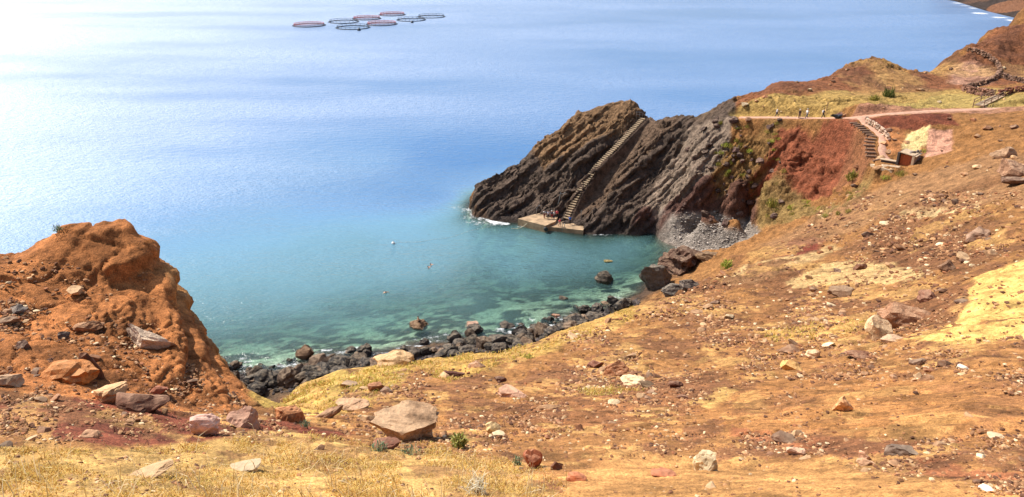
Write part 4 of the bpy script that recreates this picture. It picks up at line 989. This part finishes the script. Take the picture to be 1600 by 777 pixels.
# ------------------------------------------------------------------ fish pens
def net_mat(name, rgb, a):
    m, nt = new_mat(name); N = NT(nt)
    b = N.n('ShaderNodeBsdfDiffuse', {'Color': (*s2l(rgb), 1)}); t = N.n('ShaderNodeBsdfTransparent'); N.out(N.n('ShaderNodeMixShader', {0: a, 1: t.outputs[0], 2: b.outputs[0]}).outputs[0]); return m
M_NETR = net_mat('red_netting', (214,120,112), .4); M_NETD = net_mat('grey_netting', (120,132,144), .12); M_REDP = plain('red_pipe', (190,84,78), .5)
pens = [(483,40,47,1,'red-railed fish pen farthest left of the fish pens'),(537,34.5,44,0,'dark-railed fish pen second from the left, farther out than its dark neighbour'),(551.6,43.5,50,0,'dark-railed fish pen nearest the shore, with no red rail'),
 (573,29.5,42,1,'red-railed fish pen behind the two dark ones at the left'),(596.6,38,45.5,1,'red-railed fish pen in the middle, nearer the shore than the other middle ones'),(612.8,23.5,39,1,'red-railed fish pen farthest out to sea'),
 (642.5,31.5,43,0,'dark-railed fish pen second from the right'),(674,26.5,41,0,'dark-railed fish pen farthest right of the fish pens')]
for px, py, w, red, label in pens:
    p = pz(px, py, 0); R = w/FPX*(p-Vector((0, 0, EYE))).length/2; root = empty('fish_pen', p, 0, label, 'fish pen', 'fish pens out at sea')
    ring = lambda r, z, n=40: [(r*math.cos(2*PI*k/n), r*math.sin(2*PI*k/n), z) for k in range(n)]
    for rr, nm in ((R, 'outer_collar'), (R-.8, 'inner_collar')):
        bm = bmesh.new(); add_tube(bm, ring(rr, .12), .2, 6, True); recalc(bm); obj_bm(nm, bm, M_DARK, root)
    bm = bmesh.new(); add_tube(bm, ring(R-.8, 1.35), .08, 5, True); recalc(bm); obj_bm('handrail', bm, M_REDP if red else M_DARK, root)
    bm = bmesh.new()
    for k in range(20):
        a = 2*PI*k/20; add_tube(bm, [((R-.8)*math.cos(a), (R-.8)*math.sin(a), .1), ((R-.8)*math.cos(a), (R-.8)*math.sin(a), 1.35)], .07, 4)
    recalc(bm); tag(obj_bm('stanchions', bm, M_DARK, root), kind='stuff')
    bm = bmesh.new(); n = 40; lo = [bm.verts.new(q) for q in ring(R-.78, .1, n)]; hi = [bm.verts.new(q) for q in ring(R-.78, 1.33, n)]
    for k in range(n): bm.faces.new((lo[k], lo[(k+1) % n], hi[(k+1) % n], hi[k]))
    obj_bm('side_net', bm, M_NETR if red else M_NETD, root)
    if red:
        bm = bmesh.new(); c = bm.verts.new((0, 0, 2.2)); rg_ = [bm.verts.new(q) for q in ring(R-.8, 1.36, n)]
        for k in range(n): bm.faces.new((rg_[k], rg_[(k+1) % n], c))
        obj_bm('bird_net', bm, net_mat('bird_netting', (226,150,140), .1), root)

# ------------------------------------------------------------------ path, steps, hut, walls on the far slope
PP = [Vector(p) for p in STEPS]
root = empty('log_steps', PP[0], 0, 'flight of log steps beside the paved ramp from the hut up to the road', 'steps')
N_ = 15; seg = [(b-a).length for a, b in zip(PP[:-1], PP[1:])]; tot = sum(seg); logme = None
for i in range(N_):
    d = (.12+.8*i/N_)*tot; k = 0
    while d > seg[k] and k < len(seg)-1: d -= seg[k]; k += 1
    t = (PP[k+1]-PP[k]).normalized(); p = PP[k]+t*d; nrm = Vector((-t.y, t.x, 0)).normalized(); nrm = nrm if nrm.x < 0 else -nrm
    if logme is None:
        bm = bmesh.new(); add_box(bm, (0, 0, 0), (.26, 1.5, .26), 0, .05); o = obj_bm('log', bm, M_LOG); logme = o.data
    else: o = bpy.data.objects.new('log', logme); COL.objects.link(o)
    q = p+nrm*1.0; q.z = p.z+.12
    o.parent = root; o.location = q-PP[0]; o.rotation_euler = (0, 0, math.atan2(t.y, t.x)+random.uniform(-.12, .12)); o.scale = (1, random.uniform(.85, 1.15), 1)
M_PAVE = plain('pale_red_paving', (176,134,110), .92, 0, .3, 2.5)
def ribbon(name, pts, hw, off, lift, mat, label=None, cat=None, kind=None):
    bm = bmesh.new(); pts = [Vector(p) for p in pts]; L = []; fine = []
    for a, b in zip(pts[:-1], pts[1:]):
        n = max(2, int((b-a).length/.5)); fine += [a.lerp(b, i/n) for i in range(n)]
    fine.append(pts[-1]); fine = [sum(fine[max(0, i-3):i+4], Vector())/len(fine[max(0, i-3):i+4]) for i in range(len(fine))]
    for i, p in enumerate(fine):
        t = (fine[min(i+1, len(fine)-1)]-fine[max(i-1, 0)]); n = Vector((t.y, -t.x, 0)).normalized()
        if n.x < 0 and name != 'road': n = -n
        e = .12*math.sin(i*1.7)
        c = p+n*off; row = []
        for k in (-1, -.5, 0, .5, 1):
            x, y = c.x+n.x*k*(hw+e), c.y+n.y*k*(hw+e); z = max(p.z+lift, float(H(np.array([x]), np.array([y]))[0])+lift*.8) if abs(k) < 1 else p.z+lift-.3
            row.append(bm.verts.new((x, y, z)))
        L.append(row)
    for A, B in zip(L[:-1], L[1:]):
        for k in range(4): bm.faces.new((A[k], A[k+1], B[k+1], B[k]))
    recalc(bm); o = obj_bm(name, bm, mat, None, True); return tag(o, label, cat, None, kind)
ribbon('footpath', STEPS, .8, .85, .14, M_PAVE, kind='structure')
ribbon('road', ROAD, 1.0, 0, .12, M_PAVE, kind='structure')
def dry_wall(name, pts, h, w, label, cat='stone wall', tone=(92,74,64), per=5):
    """a dry-stone wall of many small stones along a line; too small to pick apart, so the stones are one part"""
    pts = [Vector(p) for p in pts]; root = empty(name, pts[0], 0, label, cat); PS, WS = [], []
    for a, b in zip(pts[:-1], pts[1:]):
        n = max(1, int((b-a).length/.26)); t = (b-a).normalized(); nr = Vector((-t.y, t.x, 0))
        for i in range(n):
            p = a.lerp(b, i/n)
            for c in range(per):
                z = (c+.3)/per*h; PS.append(p+t*random.uniform(-.15, .15)+nr*random.uniform(-.5, .5)*w*(1-.3*c/per)+Vector((0, 0, z))-pts[0]); WS.append(random.uniform(.28, .6))
    cc = s2l(tone)*np.random.default_rng(len(PS)).uniform(.5, 1.9, (len(PS), 1))
    tag(pile('stones', np.array(PS), np.array(WS), cc, M_CHIP, 1, .8, 11, root), kind='stuff')
def line_on(pp): return [hit1(a, b) for a, b in pp]
dry_wall('parapet_wall', [tuple(at_r(*p)) for p in [(1352,191,140.5),(1364,199,138.7),(1376,207,137),(1386,216,135.3),(1387,222,134)]], 1.0, .5, 'pale stone parapet curving along the outer side of the paved ramp', tone=(176,150,128), per=4)
dry_wall('field_wall', line_on([(1512,80),(1532,86),(1547,93),(1558,104),(1562,114),(1556,124),(1540,131),(1520,136),(1508,139)]), 1.0, .8, 'long dark field wall curving round the pale pink patch on the far plateau', tone=(122,94,76))
dry_wall('field_wall', line_on([(1504,142),(1520,147),(1545,151),(1552,153)]), 1.4, .7, 'short dark field wall left of the wooden footbridge', tone=(112,80,64))
dry_wall('field_wall', line_on([(1558,153),(1575,148),(1600,144),(1620,142)]), 1.3, .7, 'dark red field wall right of the wooden footbridge', tone=(110,68,54))
dry_wall('field_wall', line_on([(1566,122),(1580,126),(1604,132)]), 1.1, .7, 'dark field wall at the right edge beyond the footbridge', tone=(104,80,66))
# footbridge
a, b = hit1(1528, 169), hit1(1561, 153); root = empty('footbridge', a, 0, 'small wooden footbridge climbing between two dark field walls on the plateau', 'footbridge')
d = b-a; t = d.normalized(); nr = Vector((-t.y, t.x, 0)).normalized(); nb = 14
for i in range(nb):
    bm = bmesh.new(); add_box(bm, (0, 0, 0), (d.length/nb*.9, 1.5, .12), 0, .02); o = obj_bm('plank', bm, M_STEP if i % 3 else M_LOG, root); o.location = d*((i+.5)/nb)+Vector((0, 0, .35)); o.rotation_euler = (0, -math.asin(t.z), math.atan2(t.y, t.x))
for s in (-1, 1):
    bm = bmesh.new(); add_tube(bm, [nr*s*.8+Vector((0, 0, 1.3)), d+nr*s*.8+Vector((0, 0, 1.3))], .07); add_tube(bm, [nr*s*.8+Vector((0, 0, .85)), d+nr*s*.8+Vector((0, 0, .85))], .05); obj_bm('rail', bm, M_LOG, root)
    for k in range(4):
        bm = bmesh.new(); q = d*(k/3)+nr*s*.8; add_tube(bm, [q-Vector((0, 0, .3)), q+Vector((0, 0, 1.35))], .07); obj_bm('post', bm, M_LOG, root)
# hut dug into the slope
o0 = Vector(tuple(float(v) for v in at_r(1404, 261, 127.3))); az = math.atan2(o0.x, o0.y)
root = empty('hut', o0, -az-.28, 'small stone hut dug into the slope with an orange-brown door', 'hut')
for nm, cx, sx in (('side_wall', -.28, .36), ('side_wall', 1.86, .36)):
    bm = bmesh.new(); add_box(bm, (cx, 1.1, 1.0), (sx, 2.6, 2.5), 0, .05); obj_bm(nm, bm, M_WALL if cx < 0 else M_PALE, root)
bm = bmesh.new(); add_box(bm, (.79, .32, .98), (1.74, .1, 2.0), 0, .01); door = obj_bm('door', bm, M_DOOR, root)
for i in range(5):
    bm = bmesh.new(); add_box(bm, (.1+.345*i, .25, .98), (.31, .04, 1.94), 0, .01); obj_bm('board', bm, M_DOOR, door)
bm = bmesh.new(); add_box(bm, (1.4, .2, .95), (.06, .08, .16)); obj_bm('handle', bm, M_DARK, door)
bm = bmesh.new(); add_box(bm, (.8, 1.1, 2.3), (2.5, 2.6, .14), 0, .03); r_ = obj_bm('roof', bm, M_PALE, root); r_.rotation_euler = (0, .12, 0)
a, b = at_r(1375, 262, 128.0), at_r(1403, 259.5, 127.6); a, b = Vector(tuple(map(float, a))), Vector(tuple(map(float, b))); d = b-a
root = empty('retaining_wall', a, math.atan2(d.y, d.x), 'low dark retaining wall with a pale coping left of the hut door', 'wall')
bm = bmesh.new(); add_box(bm, (d.length/2-.2, .2, .5), (d.length-.3, .5, 1.5), 0, .03); obj_bm('wall', bm, M_WALL, root)
bm = bmesh.new(); add_box(bm, (d.length/2-.25, .25, 1.31), (d.length, .8, .12), 0, .02); obj_bm('coping', bm, M_PALE, root)
dry_wall('rubble_wall', [tuple(map(float, at_r(*p))) for p in [(1418,252,127.6),(1428,250.5,128.2),(1439,247,129)]], 1.4, .8, 'grey rubble wall right of the hut door', tone=(120,108,100), per=5)
bm = bmesh.new(); pts = [hit1(*q) for q in [(1359,261),(1375,269),(1394,270.5),(1404,266.5),(1407,261.5),(1380,260.5)]]; zt = [p.z+.16 for p in pts]; add_prism(bm, pts, [z-.4 for z in zt], zt); recalc(bm)
tag(obj_bm('apron', bm, M_PALE), 'pale concrete apron in front of the hut and its dark retaining wall', 'slab')
# covered heaps by the bend of the road
V, F = rock_shape(77, sub=3, planes=8, rough=.1)
for px, py, w, mat, label in [(1309.5, 186.5, 19, M_BLACK, 'low glossy black heap at the bend of the road above the red cliff'), (1315, 179, 18, None, 'dull dark red-brown heap across the road from the black one')]:
    p = hit1(px, py); k = (p-Vector((0, 0, EYE))).length/FPX
    if mat:
        me = bpy.data.meshes.new('covered_heap'); me.from_pydata(V.tolist(), [], F.tolist()); me.materials.append(mat)
        for q in me.polygons: q.use_smooth = True
        o = bpy.data.objects.new('covered_heap', me); COL.objects.link(o); o.location = p+Vector((0, .5, .25)); o.scale = (w*k, 1.6, .95); tag(o, label, 'heap')
    else: put_rock('stone_heap', ANG[2], p.x, p.y+.5, p.z, w*k, 1.5, .9, .2, (100,62,54), (0, 0), .2, label, 'heap')
p = hit1(1291, 176); bm = bmesh.new(); add_tube(bm, [(0, 0, -.3), (0, 0, 1.4)], .06); o = obj_bm('marker_post', bm, M_LOG); o.location = p; tag(o, 'thin wooden marker post behind the cliff walkers', 'post')

# ------------------------------------------------------------------ far coast in the top right corner
FT = np.array([at_z(px, py, 0) for px, py in [(1440,-6),(1492,2),(1515,9),(1540,17),(1562,22.5),(1585,28),(1604,32),(1680,44),(1800,66),(1950,100)]])
tt = np.linspace(0, 1, 260); k = np.linspace(0, 1, len(FT)); fx, fy = np.interp(tt, k, FT[:, 0]), np.interp(tt, k, FT[:, 1])
tx, ty = np.gradient(fx), np.gradient(fy); ln = np.hypot(tx, ty); nx, ny = -ty/ln, tx/ln
sgn = np.sign((nx*fx+ny*fy).mean()); nx, ny = nx*sgn, ny*sgn
ss = np.concatenate([np.linspace(-3, 40, 110), np.linspace(43, 220, 30)])
T_, S_ = np.meshgrid(np.arange(260), ss, indexing='ij')
X = fx[T_]+nx[T_]*S_; Y = fy[T_]+ny[T_]*S_
hz = np.interp(ss, [-3, 0, 4, 8, 14, 22, 40, 90, 220], [-3, 0, 3, 6, 18, 32, 50, 75, 95])[None]+0*X
nz = fbm(X/14, Y/14, hz/18, oct=6, gain=.55, ridged=True); up = sstep(-1, 4, hz)
hz = hz*(1+.35*fbm(X/40, Y/40, oct=3))+up*3.5*nz; X = X+up*nx[T_]*3*nz; Y = Y+up*ny[T_]*3*nz
fl = fbm(X/11, hz/22, oct=4); c = s2l((60,50,45))*(1+.5*fbm(X/6, Y/6, hz/6, oct=4))[..., None]; w = sstep(.15, .4, fl)[..., None]*.25
px_ = 800+FPX*X/(Y*math.cos(PITCH)-(hz-EYE)*math.sin(PITCH))
c = c*(1-w)+s2l((150,104,76))*w; o_ = np.hypot((X-float(FT[4, 0])-6)/5.5, (Y-float(FT[4, 1]))/25) < 1+.3*fl; c[o_] = c[o_]*.6+.4*s2l((168,112,76))
V = np.stack([X, Y, hz], -1).reshape(-1, 3)
tag(mesh_np('far_coast', V, grid_faces(*X.shape), M_GROUND, True, {'soil': np.clip(c.reshape(-1, 3), 0, 1), 'stony': np.full(len(V), .2), 'grain': np.full(len(V), .6)}), kind='structure')

# ------------------------------------------------------------------ surf
def foam_mat():
    m, nt = new_mat('foam'); N = NT(nt); P = N.n('ShaderNodeNewGeometry').outputs['Position']
    e = N.n('ShaderNodeAttribute', attribute_name='edge').outputs['Fac']
    f = N.ramp(N.math('ADD', N.math('MULTIPLY', N.noise(P, 1.6, 7, .7), 1.0), N.math('MULTIPLY', e, .55)), [(.6, 0), (1.0, .85)])
    s = N.n('ShaderNodeMixShader', {0: f, 1: N.n('ShaderNodeBsdfTransparent').outputs[0], 2: N.n('ShaderNodeBsdfDiffuse', {'Color': (.85, .87, .87, 1)}).outputs[0]}); N.out(s.outputs[0]); return m
M_FOAM = foam_mat(); VV, FF, EE = [], [], []
def foam(px, py, w, h, k=1.0):
    p = pz(px, py, .05); sl = (p-Vector((0, 0, EYE))).length/FPX; a, b = w*sl/2, h*sl/2/math.sin(math.atan2(EYE, math.hypot(p.x, p.y))); i0 = sum(len(v) for v in VV)
    th = np.linspace(0, 2*PI, 28, endpoint=False); rr = 1+.45*fbm(np.cos(th)*1.5+px, np.sin(th)*1.5+py, oct=3); z = .05+.0006*(len(VV) % 50)
    rings = [np.array([[p.x, p.y, z]])]+[np.stack([p.x+a*f*rr*np.cos(th), p.y+b*f*rr*np.sin(th), np.full(28, z)], -1) for f in (.5, 1.0)]
    VV.append(np.concatenate(rings)); EE.append(np.concatenate([[k], np.full(28, k*.75), np.zeros(28)]))
    for j in range(28):
        q = (j+1) % 28; FF.append((i0, i0+1+j, i0+1+q, i0+1+q)); FF.append((i0+1+j, i0+29+j, i0+29+q, i0+1+q))
for q in [(774,346.5,34,9,1.1),(766,344,20,5,.7),(790,350,18,5,.8),(781,349,30,9,.45),(752,341,24,7,.5),(740,334,20,10,.45),(737,328,16,12,.4),(728,328,30,9,.32),(715,325,34,8,.25),(745,348,44,10,.3),(760,350,60,12,.22),(735,340,40,10,.28),(820,354,30,4,.4),(880,362,40,3,.3),(940,367,50,3,.3)]: foam(*q)
for q in [(1495,5,18,1.5,.7),(1520,13,16,1.5,.7),(1530,21,26,2.2,.9),(1562,27.5,26,2,.9),(1580,32,18,2,.9),(1508,9,18,1.5,.5)]: foam(*q)
rg = np.random.default_rng(8)
for i in range(120):
    px = rg.uniform(340, 1000); py = np.interp(px, xl, yl)-rg.uniform(-8, 14); foam(px, py, rg.uniform(8, 28), rg.uniform(2, 7), rg.uniform(.15, .6))
V = np.concatenate(VV); F = np.array(FF)
me = bpy.data.meshes.new('surf'); me.from_pydata(V.tolist(), [], [tuple(dict.fromkeys(f)) for f in F.tolist()]); me.materials.append(M_FOAM)
a_ = me.attributes.new('edge', 'FLOAT', 'POINT'); a_.data.foreach_set('value', np.concatenate(EE).astype(np.float32)); o = bpy.data.objects.new('surf', me); COL.objects.link(o); tag(o, kind='stuff')

# ------------------------------------------------------------------ dry grass and plants
def blades(name, P, L, lean, cols, width, mat, parent=None, seed=0, curl=.5):
    rg = np.random.default_rng(seed); n = len(P); az = rg.uniform(0, 2*PI, n); d = np.stack([np.cos(az), np.sin(az), 0*az], -1); s = np.stack([-np.sin(az+rg.normal(0, .6, n)), np.cos(az), 0*az], -1)
    up = np.array([0, 0, 1.0]); l1 = lean*.6; l2 = lean*(1+curl)
    m = P+(d*np.sin(l1)[:, None]+up*np.cos(l1)[:, None])*(L*.55)[:, None]; t = m+(d*np.sin(l2)[:, None]+up*np.cos(l2)[:, None])*(L*.45)[:, None]; w = width[:, None]*.5
    V = np.stack([P-s*w, P+s*w, m+s*w*.8, m-s*w*.8, t], 1).reshape(-1, 3); i = np.arange(n)[:, None]*5
    F = np.concatenate([i+np.array([[0, 1, 2]]), i+np.array([[0, 2, 3]]), i+np.array([[3, 2, 4]])])
    return mesh_np(name, V, F, mat, False, {'tone': np.repeat(cols, 5, 0)}, parent)
def leaf_mat():
    m, nt = new_mat('leaf'); N = NT(nt); c = N.n('ShaderNodeAttribute', attribute_name='tone').outputs['Color']
    a = N.n('ShaderNodeBsdfDiffuse', {'Color': c}); b = N.n('ShaderNodeBsdfTranslucent', {'Color': c}); N.out(N.n('ShaderNodeMixShader', {0: .3, 1: a.outputs[0], 2: b.outputs[0]}).outputs[0]); return m
M_LEAF = leaf_mat()
rg = np.random.default_rng(12); spots = []
GZ = [([(0,702),(150,706),(330,692),(450,676),(560,700),(690,706),(800,727),(850,760),(880,777),(880,800),(0,800)], 42000), ([(430,640),(470,606),(590,573),(650,568),(640,590),(600,612),(520,645)], 5000), ([(660,690),(860,735),(900,777),(800,777),(640,700)], 2500),
      ([(640,572),(860,520),(990,478),(990,495),(860,548),(700,600)], 4000), ([(900,610),(1010,590),(1010,612),(920,620)], 800), ([(330,690),(450,672),(560,690),(600,705),(400,705)], 1500), ([(1180,520),(1300,500),(1370,505),(1320,525),(1210,535)], 900)]
for poly, n in GZ:
    xs_, ys_ = [p[0] for p in poly], [p[1] for p in poly]; got = 0
    while got < n:
        q = np.stack([rg.uniform(min(xs_), max(xs_), 4000), rg.uniform(min(ys_), max(ys_), 4000)], -1)
        cl = fbm(q[:, 0]/38, q[:, 1]/20, oct=4); keep = [i for i in range(4000) if cl[i] > rg.uniform(-.35, .25) and in_poly(q[i, 0], q[i, 1], poly)]
        keep = keep[:n-got]; spots.append(q[keep]); got += len(keep)
S = np.concatenate(spots); X, Y, Zs = hit(S[:, 0], S[:, 1], n=240); r = np.hypot(X, Y); n = len(S)
L = np.clip(.0075*r, .04, .24)*rg.uniform(.5, 1.2, n)*(1+.9*np.clip(fbm(X*1.6, Y*1.6, oct=3), -.5, .8)); tn = s2l(np.array([(214,176,104),(196,154,82),(226,198,136),(170,128,66),(200,176,96)])[rg.integers(5, size=n)])
green = (S[:, 1] < 640)[:, None] & (rg.random(n) < .25)[:, None]; tn = np.where(green, s2l((168,160,70)), tn)
tag(blades('dry_grass', np.stack([X, Y, Zs-.01], -1), L, np.abs(rg.normal(1.05, .4, n)), tn, np.clip(.0011*r, .005, .05), M_LEAF, seed=4), kind='stuff')
def shrub(px, py, w, h, cols, label, name='shrub', n=260, lw=.08, ll=.45, lean=.7, stems=True, cat='shrub', group=None, sd=1, zoff=0):
    p = hit1(px, py); k = (p-Vector((0, 0, EYE))).length/FPX; Rr, Hh = w*k/2, h*k; rg = np.random.default_rng(int(px)+sd); root = empty(name, p, 0, label, cat, group)
    u = rg.normal(size=(n, 3)); u /= np.linalg.norm(u, axis=1)[:, None]; u *= rg.random((n, 1))**.5; P = np.stack([u[:, 0]*Rr*.75, u[:, 1]*Rr*.75, np.abs(u[:, 2])*Hh*.65], -1)
    cc = s2l(np.array(cols)[rg.integers(len(cols), size=n)]); blades('leaves', P, np.full(n, ll*Hh)*rg.uniform(.6, 1.2, n), np.abs(rg.normal(lean, .4, n)), cc, np.full(n, lw*Hh), M_LEAF, root, 3)
    if stems:
        bm = bmesh.new()
        for i in range(7): a = rg.uniform(0, 6.28); add_tube(bm, [(0, 0, -.05*Hh), (Rr*.3*math.cos(a), Rr*.3*math.sin(a), Hh*.45), (Rr*.6*math.cos(a), Rr*.6*math.sin(a), Hh*rg.uniform(.7, 1.05))], [Hh*.02, Hh*.014, Hh*.008], 4)
        recalc(bm); obj_bm('stems', bm, M_LOG, root)
    return root
GR = [(150,160,60),(176,180,80),(112,130,52),(196,190,100)]; DK = [(62,76,40),(84,96,48),(110,112,60)]; OL = [(140,132,62),(116,116,56),(166,150,78)]; SG = [(120,136,104),(150,160,128),(96,116,86)]; ST = [(214,206,180),(190,176,140),(232,226,206)]
ii = rg.choice(n, 700, replace=False); ii = ii[(S[ii, 1] > 680)]; m_ = len(ii)
tag(blades('dry_stems', np.stack([X[ii], Y[ii], Zs[ii]-.01], -1), rg.uniform(.12, .34, m_), np.abs(rg.normal(.7, .35, m_)), s2l(np.array([(206,184,136),(180,150,96),(222,204,164)])[rg.integers(3, size=m_)]), np.full(m_, .006), M_LEAF, seed=5, curl=1.0), kind='stuff')
shrub(718,700,30,34,[(140,140,70),(166,164,90),(110,118,60),(190,180,110)],'bright green leafy plant right of the largest boulder',n=200,cat='plant',name='plant')
shrub(808,728,22,20,SG,'small grey-green plant left of the red-brown upright stone',n=70,cat='plant',name='plant')
shrub(592,705,34,20,SG,'grey-green rosette under the left end of the largest boulder',n=80,cat='plant',name='plant')
shrub(478,668,20,16,SG,'small grey-green tuft on the brow behind the orange-brown block',n=60,cat='plant',name='plant')
shrub(745,772,48,36,ST,'whitish dry spiky plant in the grass at the bottom of the picture',n=110,lw=.03,ll=.7,lean=.9,cat='plant',name='plant')
shrub(640,708,40,16,SG,'flat grey-green plant in front of the largest boulder',n=80,cat='plant',name='plant')
shrub(91,362,18,12,SG,'tiny grey shrub on the skyline of the orange crag',n=70)
shrub(826,562,26,11,GR,'green tuft on the middle of the slope edge',n=90,cat='plant',name='plant')
shrub(775,572,16,8,OL,'small olive tuft on the slope edge left of the green tuft',n=60,cat='plant',name='plant')
shrub(1388,152,24,12,DK,'dark spiky rosette plant standing on the plateau ridge',n=120,lw=.07,ll=1.0,lean=.8,stems=False,cat='plant',name='agave')
shrub(1366,157,20,11,OL,'olive bush left of the dark spiky rosette plant',n=160)
shrub(1332,283,26,18,OL,'olive bush at the foot of the log steps',n=200)
shrub(1410,275,30,9,OL,'low olive bush below the hut apron',n=160); shrub(1385,276,22,8,GR,'low yellow-green bush below the left end of the hut apron',n=130)
shrub(1444,238,12,6,GR,'small yellow-green tuft above the rubble wall',n=60)
shrub(1208,322,30,16,OL,'olive bush at the foot of the yellow-brown cliff',n=200); shrub(1238,328,22,10,GR,'yellow-green bush under the red cliff',n=150); shrub(1262,327,20,9,OL,'olive bush at the right under the red cliff',n=150)
shrub(1135,420,26,18,GR,'yellow-green bush on the edge above the pebble beach',n=170); shrub(1112,402,20,10,OL,'olive bush on the tan crag by the beach',n=120)
shrub(1362,196,0.1+10,6,OL,'little bush behind the parapet at the top of the ramp',n=60)
rg = np.random.default_rng(77); i = 0
for q in range(46):
    px, py = (rg.uniform(1118, 1232), rg.uniform(192, 296)) if q < 30 else (rg.uniform(1180, 1330), rg.uniform(305, 345))
    shrub(px, py, rg.uniform(8, 18), rg.uniform(5, 9), OL if q % 3 else GR, 'low scrubby tuft growing on the cliff above the beach', n=70, stems=False, group='scrub tufts on the cliff', sd=q)
#MORE
print('TRIS', sum(len(o.data.loops)-2*len(o.data.polygons) for o in COL.objects if o.type == 'MESH'))
